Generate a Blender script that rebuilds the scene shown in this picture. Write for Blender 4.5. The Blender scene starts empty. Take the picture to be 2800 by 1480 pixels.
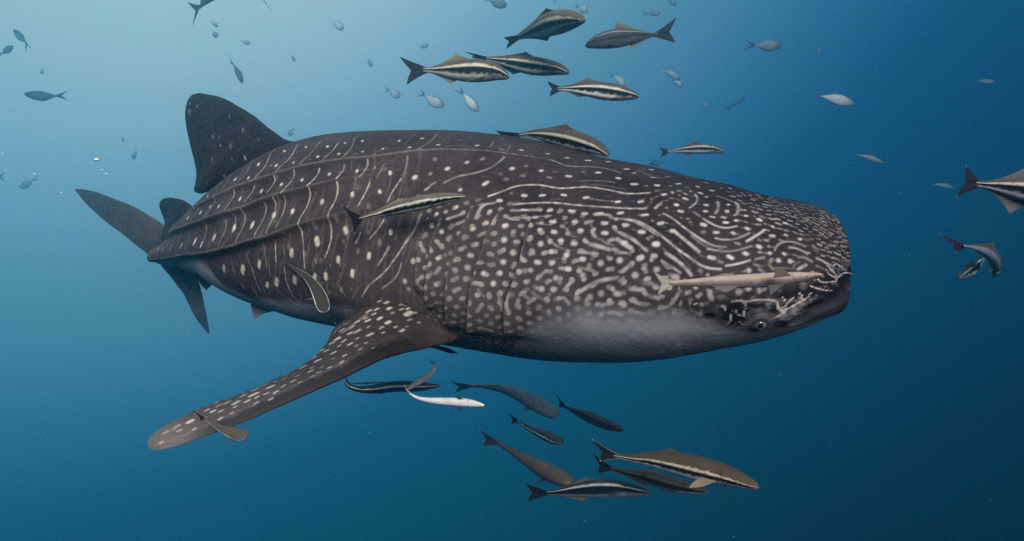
import bpy, math, random
import numpy as np

# ------------------------------------------------------------------ camera, water light, sun, exposure
scene = bpy.context.scene
COL = scene.collection
rng = np.random.default_rng(7)
random.seed(7)

FPX = 1900.0            # focal length in units of a 2800 wide picture
CX, CY = 1400.0, 740.0

cam_data = bpy.data.cameras.new("camera")
cam = bpy.data.objects.new("camera", cam_data)
COL.objects.link(cam)
cam.location = (0, 0, 0)
cam.rotation_euler = (math.radians(90), 0, 0)
cam_data.sensor_width = 36.0
cam_data.lens = 36.0*FPX/2800.0
cam_data.clip_start = 0.05
cam_data.clip_end = 400.0
scene.camera = cam

world = bpy.data.worlds.new("World")
scene.world = world
world.use_nodes = True
def lin(c):
    return tuple(((v/255.0)/12.92 if v/255.0 <= .04045 else ((v/255.0+.055)/1.055)**2.4) for v in c)+(1.0,)
def build_world():
    nt = world.node_tree
    nt.nodes.clear()
    out = nt.nodes.new('ShaderNodeOutputWorld'); bg = nt.nodes.new('ShaderNodeBackground')
    tc = nt.nodes.new('ShaderNodeTexCoord')
    # daylight in open water: brightest towards the sun side of the surface, fading to the deep
    A = np.array([-.42, .55, .72]); A = A/np.linalg.norm(A)
    dot = nt.nodes.new('ShaderNodeVectorMath'); dot.operation = 'DOT_PRODUCT'; dot.inputs[1].default_value = tuple(A)
    nrm = nt.nodes.new('ShaderNodeVectorMath'); nrm.operation = 'NORMALIZE'
    mr = nt.nodes.new('ShaderNodeMapRange'); mr.inputs['From Min'].default_value = -.4; mr.inputs['From Max'].default_value = 1.0
    ramp = nt.nodes.new('ShaderNodeValToRGB'); cr = ramp.color_ramp; cr.interpolation = 'B_SPLINE' if False else 'EASE' if False else 'LINEAR'
    stops = WATER_STOPS
    while len(cr.elements) < len(stops): cr.elements.new(.5)
    for e, (t, c) in zip(cr.elements, stops):
        e.position = (t+.4)/1.4
    for e, (t, c) in zip(cr.elements, stops):
        e.color = lin(c)
    nt.links.new(tc.outputs['Generated'], nrm.inputs[0]); nt.links.new(nrm.outputs[0], dot.inputs[0])
    nt.links.new(dot.outputs['Value'], mr.inputs['Value']); nt.links.new(mr.outputs[0], ramp.inputs[0])
    # water seen downwards is greener, towards the surface bluer
    sep = nt.nodes.new('ShaderNodeSeparateXYZ'); mz = nt.nodes.new('ShaderNodeMapRange'); mz.interpolation_type = 'SMOOTHSTEP'
    mz.inputs['From Min'].default_value = -.38; mz.inputs['From Max'].default_value = .22
    tint = nt.nodes.new('ShaderNodeMix'); tint.data_type = 'RGBA'; tint.inputs[6].default_value = (1.0, 1.12, .90, 1); tint.inputs[7].default_value = (1.03, .98, 1.0, 1)
    mul = nt.nodes.new('ShaderNodeMix'); mul.data_type = 'RGBA'; mul.blend_type = 'MULTIPLY'; mul.inputs[0].default_value = 1.0
    nt.links.new(nrm.outputs[0], sep.inputs[0]); nt.links.new(sep.outputs['Z'], mz.inputs['Value']); nt.links.new(mz.outputs[0], tint.inputs[0])
    nt.links.new(ramp.outputs[0], mul.inputs[6]); nt.links.new(tint.outputs[2], mul.inputs[7])
    nt.links.new(mul.outputs[2], bg.inputs[0]); bg.inputs[1].default_value = WATER_STRENGTH
    nt.links.new(bg.outputs[0], out.inputs[0])
WATER_STRENGTH = 1.0
WATER_STOPS = [(-.4, (2, 30, 44)), (-.05, (2, 37, 54)), (.10, (3, 50, 72)), (.19, (4, 60, 86)), (.26, (6, 68, 94)), (.33, (8, 76, 106)), (.40, (14, 78, 112)), (.47, (26, 90, 126)), (.55, (58, 116, 150)),
               (.60, (84, 133, 163)), (.69, (116, 158, 175)), (.77, (154, 184, 196)), (.82, (186, 205, 206)), (.88, (218, 223, 212)), (1.0, (236, 236, 224))]
build_world()

sun_data = bpy.data.lights.new("sun", 'SUN')
sun = bpy.data.objects.new("sun", sun_data)
COL.objects.link(sun)
sun_data.energy = 5.0
sun_data.angle = math.radians(24)          # softened by the rippled surface above
sun_data.color = (1.0, .95, .88)
from mathutils import Vector
SUN_FROM = Vector((.20, -1.40, .60)).normalized()
sun.rotation_euler = SUN_FROM.to_track_quat('Z', 'Y').to_euler()

scene.view_settings.view_transform = 'Standard'
scene.view_settings.look = 'None'
scene.view_settings.exposure = 0.0
scene.view_settings.gamma = 1.0
scene.cycles.use_denoising = False      # the photograph is grainy too
scene.cycles.sample_clamp_indirect = .35
scene.cycles.sample_clamp_direct = 6.0
scene.cycles.volume_bounces = 3
scene.cycles.max_bounces = 6
scene.cycles.diffuse_bounces = 2
scene.cycles.glossy_bounces = 2

# ------------------------------------------------------------------ the water's own scattering
def build_haze():
    x0, x1, y0, y1, z0, z1 = -22, 22, -1.6, 26.0, -12.0, 11.0
    v = [(x, y, z) for z in (z0, z1) for y in (y0, y1) for x in (x0, x1)]
    f = [(0, 2, 3, 1), (4, 5, 7, 6), (0, 1, 5, 4), (2, 6, 7, 3), (0, 4, 6, 2), (1, 3, 7, 5)]
    me = bpy.data.meshes.new("haze"); me.from_pydata(v, [], f)
    o = bpy.data.objects.new("haze", me); COL.objects.link(o); o['kind'] = 'stuff'
    o['label'] = 'blue water haze filling the open sea around the shark'
    m = bpy.data.materials.new("water_haze"); m.use_nodes = True
    nt = m.node_tree; nt.nodes.clear()
    out = nt.nodes.new('ShaderNodeOutputMaterial'); pv = nt.nodes.new('ShaderNodeVolumePrincipled')
    pv.inputs['Color'].default_value = (.28, .80, 1.0, 1)
    pv.inputs['Density'].default_value = HAZE
    pv.inputs['Anisotropy'].default_value = .94
    nt.links.new(pv.outputs[0], out.inputs['Volume'])
    me.materials.append(m)
HAZE = .040
build_haze()
# ------------------------------------------------------------------ numeric helpers
def at(x, y, d):
    """picture position + distance in front of the camera -> point in the water"""
    return np.array([(x-CX)/FPX*d, d, -(y-CY)/FPX*d])
def proj(P):
    return np.stack([CX+FPX*P[..., 0]/P[..., 1], CY-FPX*P[..., 2]/P[..., 1]], -1)
def crom(xs, ys, x):
    xs = np.asarray(xs, float); ys = np.asarray(ys, float)
    one = ys.ndim == 1
    if one: ys = ys[:, None]
    h = np.diff(xs)[:, None]; dl = np.diff(ys, axis=0)/h
    m = np.zeros_like(ys); m[0] = dl[0]; m[-1] = dl[-1]
    if len(xs) > 2:
        m[1:-1] = (dl[:-1]*h[1:]+dl[1:]*h[:-1])/(h[1:]+h[:-1])
    x = np.asarray(x, float)
    k = np.clip(np.searchsorted(xs, x, side='right')-1, 0, len(xs)-2)
    hh = h[k, 0]; t = ((x-xs[k])/hh)[:, None]; hh = hh[:, None]
    r = (2*t**3-3*t**2+1)*ys[k]+(t**3-2*t**2+t)*hh*m[k]+(-2*t**3+3*t**2)*ys[k+1]+(t**3-t**2)*hh*m[k+1]
    return r[:, 0] if one else r
def arclen(P):
    return np.concatenate([[0], np.cumsum(np.linalg.norm(np.diff(P, axis=0), axis=1))])
def resample(P, n):
    P = np.asarray(P, float); s = arclen(P)
    keep = np.concatenate([[True], np.diff(s) > 1e-9]); P = P[keep]; s = s[keep]
    return crom(s, P, np.linspace(0, s[-1], n))
def unit(v):
    return v/np.maximum(np.linalg.norm(v, axis=-1, keepdims=True), 1e-9)
def smooth(x, a, b):
    t = np.clip((x-a)/(b-a), 0, 1); return t*t*(3-2*t)
def vnoise(shape, cell, seed=0):
    """smooth value noise on a grid, about 0..1"""
    r = np.random.default_rng(seed)
    n0, n1 = int(shape[0]/cell)+3, int(shape[1]/cell)+3
    g = r.random((n0, n1))
    a = np.arange(shape[0])/cell; b = np.arange(shape[1])/cell
    i = a.astype(int); j = b.astype(int); fa = a-i; fb = b-j
    fa = (fa*fa*(3-2*fa))[:, None]; fb = (fb*fb*(3-2*fb))[None]
    return (g[i][:, j]*(1-fa)*(1-fb)+g[i+1][:, j]*fa*(1-fb)+g[i][:, j+1]*(1-fa)*fb+g[i+1][:, j+1]*fa*fb)

# ------------------------------------------------------------------ mesh helpers
def mesh_from_grid(name, P, colour, mat, closed_j=True, cap0=False, cap1=False):
    """P (ni,nj,3) rings -> mesh with a colour attribute 'skin'"""
    ni, nj = P.shape[:2]
    V = P.reshape(-1, 3)
    i = np.arange(ni-1)[:, None]; j = np.arange(nj if closed_j else nj-1)[None]
    j2 = (j+1) % nj
    F = np.stack([i*nj+j, i*nj+j2, (i+1)*nj+j2, (i+1)*nj+j], -1).reshape(-1, 4)
    nv = len(V)
    loops = F.reshape(-1); starts = np.arange(len(F))*4
    extraV, tri = [], []
    C = colour.reshape(-1, colour.shape[-1])
    for cap, row in ((cap0, 0), (cap1, ni-1)):
        if not cap: continue
        extraV.append(P[row].mean(0)); k = nv+len(extraV)-1
        for q in range(nj):
            a, b = row*nj+q, row*nj+(q+1) % nj
            tri.append((k, b, a) if row == 0 else (k, a, b))
        C = np.concatenate([C, colour[row].mean(0)[None]])
    if extraV:
        V = np.concatenate([V, np.array(extraV)])
        t = np.array(tri).reshape(-1)
        starts = np.concatenate([starts, len(loops)+np.arange(len(tri))*3]); loops = np.concatenate([loops, t])
    me = bpy.data.meshes.new(name)
    me.vertices.add(len(V)); me.loops.add(len(loops)); me.polygons.add(len(starts))
    me.vertices.foreach_set('co', V.astype(np.float32).ravel())
    me.loops.foreach_set('vertex_index', loops.astype(np.int32))
    me.polygons.foreach_set('loop_start', starts.astype(np.int32))
    me.polygons.foreach_set('use_smooth', np.ones(len(starts), bool))
    me.update(calc_edges=True)
    if C.shape[1] == 3: C = np.concatenate([C, np.ones((len(C), 1))], 1)
    at_ = me.color_attributes.new('skin', 'FLOAT_COLOR', 'POINT')
    at_.data.foreach_set('color', C.astype(np.float32).ravel())
    me.materials.append(mat)
    return me
def empty(name, loc, label, cat, group=None):
    o = bpy.data.objects.new(name, None); COL.objects.link(o); o.location = loc
    o.empty_display_size = .1
    o['label'] = label; o['category'] = cat
    if group: o['group'] = group
    return o
def part(name, me, parent, origin=None, label=None):
    o = bpy.data.objects.new(name, me); COL.objects.link(o)
    if parent is not None: o.parent = parent
    if label: o['label'] = label
    return o

def skin_material(name, rough=.6, bump=.3, bscale=90, var=.25, vscale=6, spec=.25, trans=0.0):
    m = bpy.data.materials.new(name); m.use_nodes = True
    nt = m.node_tree; N = nt.nodes; L = nt.links
    b = N['Principled BSDF']
    b.inputs['Roughness'].default_value = rough
    b.inputs['Specular IOR Level'].default_value = spec
    a = N.new('ShaderNodeAttribute'); a.attribute_name = 'skin'
    tc = N.new('ShaderNodeTexCoord')
    n1 = N.new('ShaderNodeTexNoise'); n1.inputs['Scale'].default_value = vscale; n1.inputs['Detail'].default_value = 6; n1.inputs['Roughness'].default_value = .65
    mr = N.new('ShaderNodeMapRange'); mr.inputs['From Min'].default_value = .25; mr.inputs['From Max'].default_value = .75
    mr.inputs['To Min'].default_value = 1-var; mr.inputs['To Max'].default_value = 1+var
    mx = N.new('ShaderNodeVectorMath'); mx.operation = 'SCALE'
    L.new(tc.outputs['Object'], n1.inputs['Vector']); L.new(n1.outputs['Fac'], mr.inputs['Value'])
    L.new(a.outputs['Color'], mx.inputs[0]); L.new(mr.outputs[0], mx.inputs['Scale'])
    L.new(mx.outputs[0], b.inputs['Base Color'])
    n2 = N.new('ShaderNodeTexNoise'); n2.inputs['Scale'].default_value = bscale; n2.inputs['Detail'].default_value = 4
    bp = N.new('ShaderNodeBump'); bp.inputs['Strength'].default_value = bump; bp.inputs['Distance'].default_value = .004
    L.new(tc.outputs['Object'], n2.inputs['Vector']); L.new(n2.outputs['Fac'], bp.inputs['Height']); L.new(bp.outputs[0], b.inputs['Normal'])
    if trans > 0:
        tr = N.new('ShaderNodeBsdfTranslucent'); mix = N.new('ShaderNodeMixShader'); mix.inputs[0].default_value = trans
        L.new(mx.outputs[0], tr.inputs['Color']); L.new(b.outputs[0], mix.inputs[1]); L.new(tr.outputs[0], mix.inputs[2])
        L.new(mix.outputs[0], N['Material Output'].inputs['Surface'])
    return m
MAT_SHARK = skin_material('shark_skin', .6, .45, 60, .25, 5, .05)
MAT_FISH = skin_material('fish_skin', .42, .25, 160, .16, 25, .10)
MAT_FIN = skin_material('fin_membrane', .5, .2, 160, .12, 30, .06, .35)
MAT_EYE = skin_material('wet_eye', .12, 0, 10, .03, 10, .6)

# ------------------------------------------------------------------ painting marks on a skin grid
class Skin:
    """A grid of surface points; marks are laid on it by real distance across the skin."""
    def __init__(s, P, mask=None):
        s.P = P; s.I = np.zeros(P.shape[:2]); s.ni, s.nj = P.shape[:2]
        du = np.gradient(P, axis=0); dv = np.gradient(P, axis=1)
        n = unit(np.cross(du, dv)); v = unit(-P)
        f = (n*v).sum(-1)
        c = P.mean(axis=(0, 1))
        if np.median(f) < 0: f = -f
        s.front = f > 0.02
        if mask is not None: s.front &= mask
        s.q = proj(P)
        s.ds = np.linalg.norm(du, axis=-1)+1e-6; s.dv = np.linalg.norm(dv, axis=-1)+1e-6
        s.cs = 4
        ii, jj = np.meshgrid(np.arange(0, s.ni, s.cs), np.arange(0, s.nj, s.cs), indexing='ij')
        m = s.front[ii, jj]; s.ci, s.cj = ii[m], jj[m]; s.cq = s.q[s.ci, s.cj]
    def locate(s, x, y, tol=30):
        d = ((s.cq-[x, y])**2).sum(1); k = d.argmin()
        if d[k] > tol*tol: return None
        i, j = s.ci[k], s.cj[k]
        a0, a1, b0, b1 = max(i-8, 0), min(i+9, s.ni), max(j-8, 0), min(j+9, s.nj)
        w = s.q[a0:a1, b0:b1]; d = ((w-[x, y])**2).sum(-1); d = np.where(s.front[a0:a1, b0:b1], d, 1e9)
        k = np.unravel_index(d.argmin(), d.shape); return a0+k[0], b0+k[1]
    def dense(s, pts, step=10):
        pts = np.asarray(pts, float)
        if len(pts) == 1: return pts
        L = arclen(pts)[-1]; return resample(pts, max(2, int(L/step)+1))
    def path(s, pts, step=10):
        return [k for k in (s.locate(*p) for p in s.dense(pts, step)) if k is not None]
    def stroke(s, ks, r, val=1.0, soft=.5, target=None, wob=0, mode='max'):
        """ks grid indices, r radius in metres"""
        T = s.I if target is None else target
        if not ks: return
        pts = [s.P[k] for k in ks]
        if len(ks) > 5:       # iron out the steps of the grid
            a = np.array(pts); b = np.pad(a, ((2, 2), (0, 0)), mode='edge'); b = (b[:-4]+b[1:-3]+b[2:-2]+b[3:-1]+b[4:])/5; b[0], b[-1] = a[0], a[-1]; pts = list(b)
        if len(ks) == 1: ks = ks*2; pts = pts*2
        for n in range(len(ks)-1):
            (i0, j0), (i1, j1) = ks[n], ks[n+1]
            ro = r*(1+soft)
            mi = int(ro/s.ds[i0, j0])+2; mj = int(ro/s.dv[i0, j0])+2
            mi = min(mi, 60); mj = min(mj, 60)
            a0, a1 = max(min(i0, i1)-mi, 0), min(max(i0, i1)+mi+1, s.ni)
            b0, b1 = max(min(j0, j1)-mj, 0), min(max(j0, j1)+mj+1, s.nj)
            if (a1-a0)*(b1-b0) > 60000: continue
            W = s.P[a0:a1, b0:b1]
            A, B = pts[n], pts[n+1]; AB = B-A; L2 = AB@AB
            t = np.clip(((W-A)@AB)/L2, 0, 1) if L2 > 1e-12 else np.zeros(W.shape[:2])
            d = np.linalg.norm(W-A-t[..., None]*AB, axis=-1)
            v = (val*(1+wob*math.sin(n*1.9+i0)))*(1-smooth(d, r*(1-soft), r*(1+soft)))
            w = T[a0:a1, b0:b1]
            np.maximum(w, v, out=w)
    def spot(s, x, y, rx, ry=None, val=1.0, ang=0, soft=.45):
        """rx, ry: half sizes in picture units"""
        if ry is None: ry = rx
        big, small = max(rx, ry), min(rx, ry)
        if rx >= ry: dx, dy = math.cos(ang), -math.sin(ang)
        else: dx, dy = math.sin(ang), math.cos(ang)
        h = max(big-small, 0)*.8; soft = max(soft, .6)
        k = s.locate(x, y)
        if k is None: return
        ks = [s.locate(x-dx*h, y-dy*h, 12), s.locate(x+dx*h, y+dy*h, 12)] if h > 1.5 else [k]
        ks = [q for q in ks if q is not None] or [k]
        s.stroke(ks, small*1.02/FPX*s.P[k][1], val, soft)
# ------------------------------------------------------------------ the whale shark
Z_ = .2717391
def cr(o, x, y): return o[0]+Z_*x, o[1]+Z_*y
OA, OC, OD, OL, OE, OF, OG, OT = (400, 370), (1100, 330), (1700, 450), (1700, 700), (1100, 640), (500, 650), (300, 900), (0, 370)

# picture x, y of the widest line, distance, half width, roundness above, below
SPINE = np.array([
 (2253.41, 816.17, 3.02, 0.35, 2.5, 2.3) ,
 (2130.0, 802.51, 3.0, 0.62, 2.5, 2.3) ,
 (2000.0, 815.87, 3.0, 0.66, 2.4, 2.2) ,
 (1850.0, 820.15, 3.05, 0.68, 2.3, 2.1) ,
 (1600.0, 789.58, 3.15, 0.67, 2.2, 2.1) ,
 (1350.0, 734.29, 3.28, 0.63, 2.1, 2.1) ,
 (1100.0, 693.39, 3.45, 0.57, 2.1, 2.1) ,
 (900.0, 669.49, 3.7, 0.5, 2.1, 2.1) ,
 (750.0, 676.25, 4.02, 0.42, 2.1, 2.1) ,
 (640.0, 673.29, 4.45, 0.33, 2.1, 2.1) ,
 (555.0, 684.71, 4.9, 0.24, 2.1, 2.1) ,
 (500.0, 699.88, 5.3, 0.17, 2.1, 2.0) ,
 (462.0, 704.77, 5.7, 0.12, 2.1, 2.0) ,
 (455.23, 706.46, 6.1, 0.09, 2.1, 2.0) ,
])
UP = np.array([223.8, 247.7, 302.3, 338.0, 355.0, 357.1, 331.3, 291.6, 232.8, 151.7, 96.7, 52.0, 31.8, 23.9])
DN = np.array([59.8, 72.0, 111.9, 147.5, 198.3, 222.5, 219.4, 211.2, 156.6, 101.9, 61.7, 31.9, 21.8, 16.6])
SPN = np.array([at(a, b, c) for a, b, c in SPINE[:, :3]])

def body_half(ni, ph, side):
    s = arclen(SPN); L = s[-1]
    q = np.linspace(0, 1, ni)*1.08
    u = np.where(q < .08, L*(q**2/.16), L*(q-.04)); u = u*(L/u[-1])
    C = crom(s, SPN, u)
    up = crom(s, UP/FPX*SPINE[:, 2], u); dn = crom(s, DN/FPX*SPINE[:, 2], u)
    w = crom(s, SPINE[:, 3], u); nu = crom(s, SPINE[:, 4], u); nd = crom(s, SPINE[:, 5], u)
    def close(x, L0, p):
        x = np.clip(x/L0, 0, 1); return (1-(1-x)**p)**(1/p)
    ch, cw = close(u, 0.2476, 3.6743), close(u, .55, 2.4)
    up, dn, w = up*ch, dn*ch, w*cw
    e = np.maximum(np.clip((L-u)/.05, 0, 1)**.5, .02)
    T = unit(np.gradient(C, axis=0))
    S = unit(np.cross(T, [0, 0, 1.0])); S = S*np.where(S[:, 1:2] > 0, -1, 1)
    U = unit(np.cross(S, T)); U = U*np.where(U[:, 2:3] < 0, -1, 1)
    fine = np.linspace(0, math.pi, 1400)
    c, sn = np.cos(fine)[None], np.sin(fine)[None]
    n = np.where(c > 0, nu[:, None], nd[:, None]); ext = np.where(c > 0, (up*e)[:, None], (dn*e)[:, None])
    z = np.sign(c)*np.abs(c)**(2/n)*ext; x = np.abs(sn)**(2/n)*(w*e)[:, None]
    z[:, 0] = (up*e); z[:, -1] = -(dn*e); x[:, 0] = 0; x[:, -1] = 0
    # even spacing round every ring
    a = np.concatenate([np.zeros((ni, 1)), np.cumsum(np.hypot(np.diff(x, axis=1), np.diff(z, axis=1)), 1)], 1); a /= a[:, -1:]
    fr = ph/math.pi
    X = np.stack([np.interp(fr, a[i], x[i]) for i in range(ni)])*side; Zz = np.stack([np.interp(fr, a[i], z[i]) for i in range(ni)])
    return u, C[:, None]+S[:, None]*X[..., None]+U[:, None]*Zz[..., None]

NI, NJ = 1700, 441
PH = np.linspace(0, math.pi, NJ)
U_ARC, NEAR = body_half(NI, PH, 1)
_, FAR = body_half(NI, PH[::4], -1)

def line_j(sk, pts, lo=None, hi=None):
    """skin line given along the body -> fractional j for every ring i inside its reach (nan outside)"""
    ks = sk.path(pts, 8)
    ks = sorted(set(ks)); i = np.array([k[0] for k in ks]); j = np.array([k[1] for k in ks], float)
    iu = np.unique(i); ju = np.array([j[i == a].mean() for a in iu])
    r = np.full(sk.ni, np.nan); a = np.arange(iu[0], iu[-1]+1); r[a] = np.interp(a, iu, ju)
    k = 9; rr = r.copy(); v = r[a]; vp = np.pad(v, k, mode='edge'); rr[a] = np.convolve(vp, np.ones(2*k+1)/(2*k+1), 'same')[k:-k]
    return rr

SPOTS_A = [(1197,160,25),(995,228,25),(1128,292,30),(1320,318,28),(1503,298,22,.7),(1388,157,20,.8),(1605,118,18,.8),(1822,118,22),(1745,238,24),(1955,215,22,.8),
 (2003,80,18,.7),(2176,62,20),(2190,190,24,.6),(2390,160,20),(2548,60,18),(907,455,30),(1060,447,25),(650,630,22,.7),(525,685,18,.7),(785,410,20,.5),(860,235,15,.4),
 (2130,370,26),(2305,335,18,.5),(2462,388,28),(1858,407,26),(1593,468,26),(1390,513,28),(1193,578,30),(980,655,30),(777,733,30),(675,733,25,.8),(585,790,30),
 (460,845,28,.9),(2082,600,34),(2355,572,28),(1780,678,36),(1490,770,40),(1297,810,46),(1097,910,50),(905,935,50,.9),(728,1030,45),(620,1100,38,.8),(533,1070,42),
 (403,1112,32,.8),(297,1130,28,.7),(217,1150,26,.7),(165,1150,24,.6),(1718,1070,58),(2008,955,50),(1457,1180,55),(1930,1255,45),(2238,1215,42),(2460,975,38),
 (1120,755,12,.4),(1130,990,12,.3),(1700,1265,40,.3),(2350,1080,45,.3)]
SPOTS_F = [(418,310,50,.7),(603,320,66,.9),(768,270,56,.9),(1325,395,50),(1435,390,52),(1120,430,60,.9),(940,450,60,.9),(850,475,45,.9),(1700,360,52),
 (1590,530,32,.5),(1690,520,25,.3),(1340,230,40,.3)]
SPOTS_C = [(200,180,25),(578,195,22,.8),(370,270,24),(85,303,22),(755,272,26),(1197,300,26),(1465,332,30,20),(1660,373,36,20),(1870,397,44,18),(2075,410,36,20),
 (2260,483,44,16,.8),(2330,525,36,14,.8),(2510,485,34,15),(2520,567,38,12,.7),(655,420,28,28,.8),(805,390,30,30,.5),(455,482,32),(132,577,34),(280,537,26,26,.5),
 (1110,484,32),(1250,462,26,26,.35),(1402,508,34,28),(1675,560,44,24,.9),(1215,560,40,24,.35),(1480,575,36,20,.4),(1975,522,40,24),(2172,577,36,24),(2340,635,44,24),
 (2560,650,36,20),(840,630,50,26),(580,690,26,26,.9),(990,540,30,24,.3),(1045,590,40,26,.35),(1230,760,38,22),(1412,757,44,18),(1625,752,42,18),(1850,770,48,20),
 (2170,812,46,20),(2400,812,46,22),(978,808,42,22),(547,866,30,24),(705,866,24,24,.8),(800,855,34,18,.4),(890,928,30,20),(1235,907,60,14),(1487,907,42,20),
 (1710,910,54,18),(1980,932,54,18),(2195,925,50,20),(2437,945,52,18),(345,943,28,24),(470,995,26,24,.9),(630,1010,28,24),(792,975,20,16,.6),(683,1003,14,14,.8),
 (316,1080,28,22),(436,1135,24),(520,1068,24,24,.5),(580,1145,26),(735,1105,34,24),(860,1042,30,24),(1060,1082,38,24),(1280,1003,26,14,.6),(1515,1022,46,20),
 (1735,1020,46,20),(1400,1122,36,24,.9),(1535,1132,38,26),(1795,1110,44,24),(2035,1027,50,22),(2250,1050,52,22),(2040,1130,44,26),(2405,1120,50,26),(1045,1218,32),
 (1125,1160,28,28,.35),(1223,1150,28,28,.8),(1410,1255,32,32,.9),(1600,1215,40,28),(1735,1240,40,28),(1150,1250,30,22,.4),(765,1255,34,24,.8),(430,1265,28,20,.7),
 (1130,1330,30),(1010,1335,30,24,.5),(1515,1328,36,28),(240,1180,26,26,.4),(310,1240,24,24,.5),(1640,970,40,12,.6),(1230,965,38,14,.4),(1450,1065,50,8,.4),
 (1810,965,36,12,.4),(1380,885,26,12,.4),(2540,1240,36,30),(1100,740,24,20,.35),(890,1110,30,16,.3),(690,1190,22,22,.4),(660,1290,24,24,.4),(510,1180,16,24,.4),
 (900,1240,16,30,.3),(1370,1050,24,20,.35),(1650,1030,30,14,.3),(2420,1090,30,14,.3),(1820,520,30,14,.35),(1540,520,30,14,.3),(330,390,24,34,.35),(2460,650,26,20,.35),(2510,785,24,16,.35),(1585,890,20,12,.3)]
SPOTS_D = [(50,45,44,16,.9),(120,85,36,14,.8),(300,45,36,14),(320,125,40,10,.7),(120,192,42,22),(360,207,42,20),(570,192,40,14),(765,225,32,14,.9),(580,262,38,13,.6),
 (790,285,40,14),(905,262,32,16),(850,192,34,12,.8),(660,135,34,12,.5),(1090,243,30,14),(1205,290,22,14,.9),(1295,312,22,12,.9),(190,370,46,22),(425,298,40,22),
 (640,340,44,22),(555,403,34,24),(595,465,44,22),(850,405,34,24),(840,470,34,22),(1080,400,26,18),(1062,472,34,24),(915,530,40,14,.8),(1025,530,40,14,.8),
 (1048,582,36,18),(1157,560,28,18),(820,605,48,26),(1260,645,40,22),(1120,695,40,20),(955,685,40,20),(820,680,36,24,.4),(1385,558,38,24),(1245,515,26,16),
 (1245,455,22,16,.8),(1250,580,34,14,.5),(1515,715,34,20),(1520,625,30,14),(1380,605,30,14,.6),(45,610,46,22),(200,680,46,24),(397,588,50,24),(513,665,40,26),(345,800,46,34),
 (232,505,56,16),(30,795,48,32),(180,945,42,34),(325,920,42,28,.8),(905,940,48,24),(1085,935,54,22),(1245,900,44,24),(1380,830,40,24),(1480,825,24,20,.6),
 (1490,890,30,20,.9),(1385,885,28,14,.6),(1575,970,36,28),(1690,970,30,28,.9),(1500,965,22,34,.5),(1280,1065,36,24,.9),(350,1055,44,34,.7),(140,1110,44,38,.8),
 (1640,900,30,18),(1650,590,34,14),(1650,710,30,14),(1800,750,30,18),(1360,1010,50,14,.5),(670,545,30,16,.5),(690,580,24,14,.4),(245,210,26,24,.3),(300,340,26,20,.35),
 (505,335,30,18,.4),(490,215,26,20,.35),(465,120,40,14,.5),(660,230,36,10,.35),(1000,240,26,10,.5),(300,725,36,18,.4),(230,1015,34,30,.5),(790,1070,40,24,.4),(860,1110,30,22,.6),
 (990,985,36,18,.5),(1000,850,30,10,.4),(1165,800,44,16,.7),(1340,520,18,14,.4),(1445,595,24,12,.5),(1450,760,40,16,.6),(1380,765,30,14,.4)]
SPOTS_E = [(1130,190,34),(1005,195,30,30,.5),(710,225,36,26,.9),(1037,290,30),(940,310,26,26,.5),(1125,330,28,28,.6),(680,345,36,32,.8),(580,278,22,22,.7),(400,250,24),
 (290,245,24,18,.6),(1380,290,44,26,.9),(1515,295,38,28,.8),(1325,212,40,24,.7),(1510,185,38,28),(1655,218,38,32),(1815,258,44,28),(1725,280,26,30,.5),(1995,300,40,36,.8),
 (2185,270,44,36),(2390,240,50,34),(2530,215,40,30,.8),(1675,352,44,28),(1260,375,38,28,.5),(855,397,28),(995,397,30),(1120,420,32,30,.9),(1550,440,32,38,.8),
 (1500,375,26,26,.5),(475,395,28,28,.9),(590,435,24,34,.5),(695,450,28,28,.35),(2340,410,44,40,.8),(1820,415,42,36,.6),(1270,482,38,26,.8),(935,497,36,30),
 (1055,485,28,24,.35),(372,497,26),(340,390,24,20,.4),(1460,485,24,34,.5),(1410,555,34,38,.8),(1520,560,36,34,.8),(1590,490,26,34,.5),(700,555,34,26,.5),(565,552,28,26,.6),
 (910,720,34,32,.5),(635,780,32,28,.6),(2000,600,44,38,.6),(1885,640,42,38,.6),(1755,645,38,40,.5),(2170,600,54,32,.7),(1860,705,42,32,.6),(2215,705,46,34,.7),
 (1765,745,36,40,.5),(2310,785,50,28,.4),(1380,730,40,36,.5),(980,820,34,28,.5),(900,880,30,36,.5),(1210,830,38,30,.5),(1315,880,36,30,.4),(1380,830,36,28,.35),
 (840,970,36,28,.35),(990,985,34,24,.3),(540,850,34,34,.5),(390,770,26,34,.6),(650,865,36,28,.35),(1240,1050,50,24,.3),(880,1040,36,24,.25),(1430,770,30,24,.2),
 (2450,380,30,30,.5),(2430,320,30,26,.4),(2110,350,30,30,.5),(2065,235,26,20,.5),(1910,250,20,24,.3),(1630,285,30,18,.35),(1340,530,26,26,.35),(1270,560,40,24,.3),
 (1480,605,26,26,.3),(1140,600,36,26,.35),(2080,540,40,30,.35),(1560,660,40,30,.3),(1850,790,44,22,.3),(2000,790,50,24,.25),
 (105,275,34,42),(25,480,26,38),(60,560,30,26,.6),(160,575,20,20,.6),(280,600,30,24,.7),(420,605,30,16,.6),(210,190,20,20,.2),(460,215,20,20,.4),(505,40,20,20,.5)]
SPOTS_L = [(740,320,32,26,.7),(790,385,30,24,.5),(1180,370,38,38,.7),(1275,335,30,36,.7),(1385,345,24,40,.6),(680,365,30,26,.4),(1000,420,50,30,.35),(20,490,42,32,.7),
 (100,560,50,34,.5),(590,585,50,30,.45),(420,600,56,30,.35),(700,640,60,30,.35),(300,560,60,24,.35),(540,210,50,34,.7),(20,375,36,30,.4),(800,560,30,24,.3),(690,440,30,26,.4),
 (860,480,36,22,.3),(1450,320,20,26,.5),(960,330,30,24,.4)]
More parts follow.
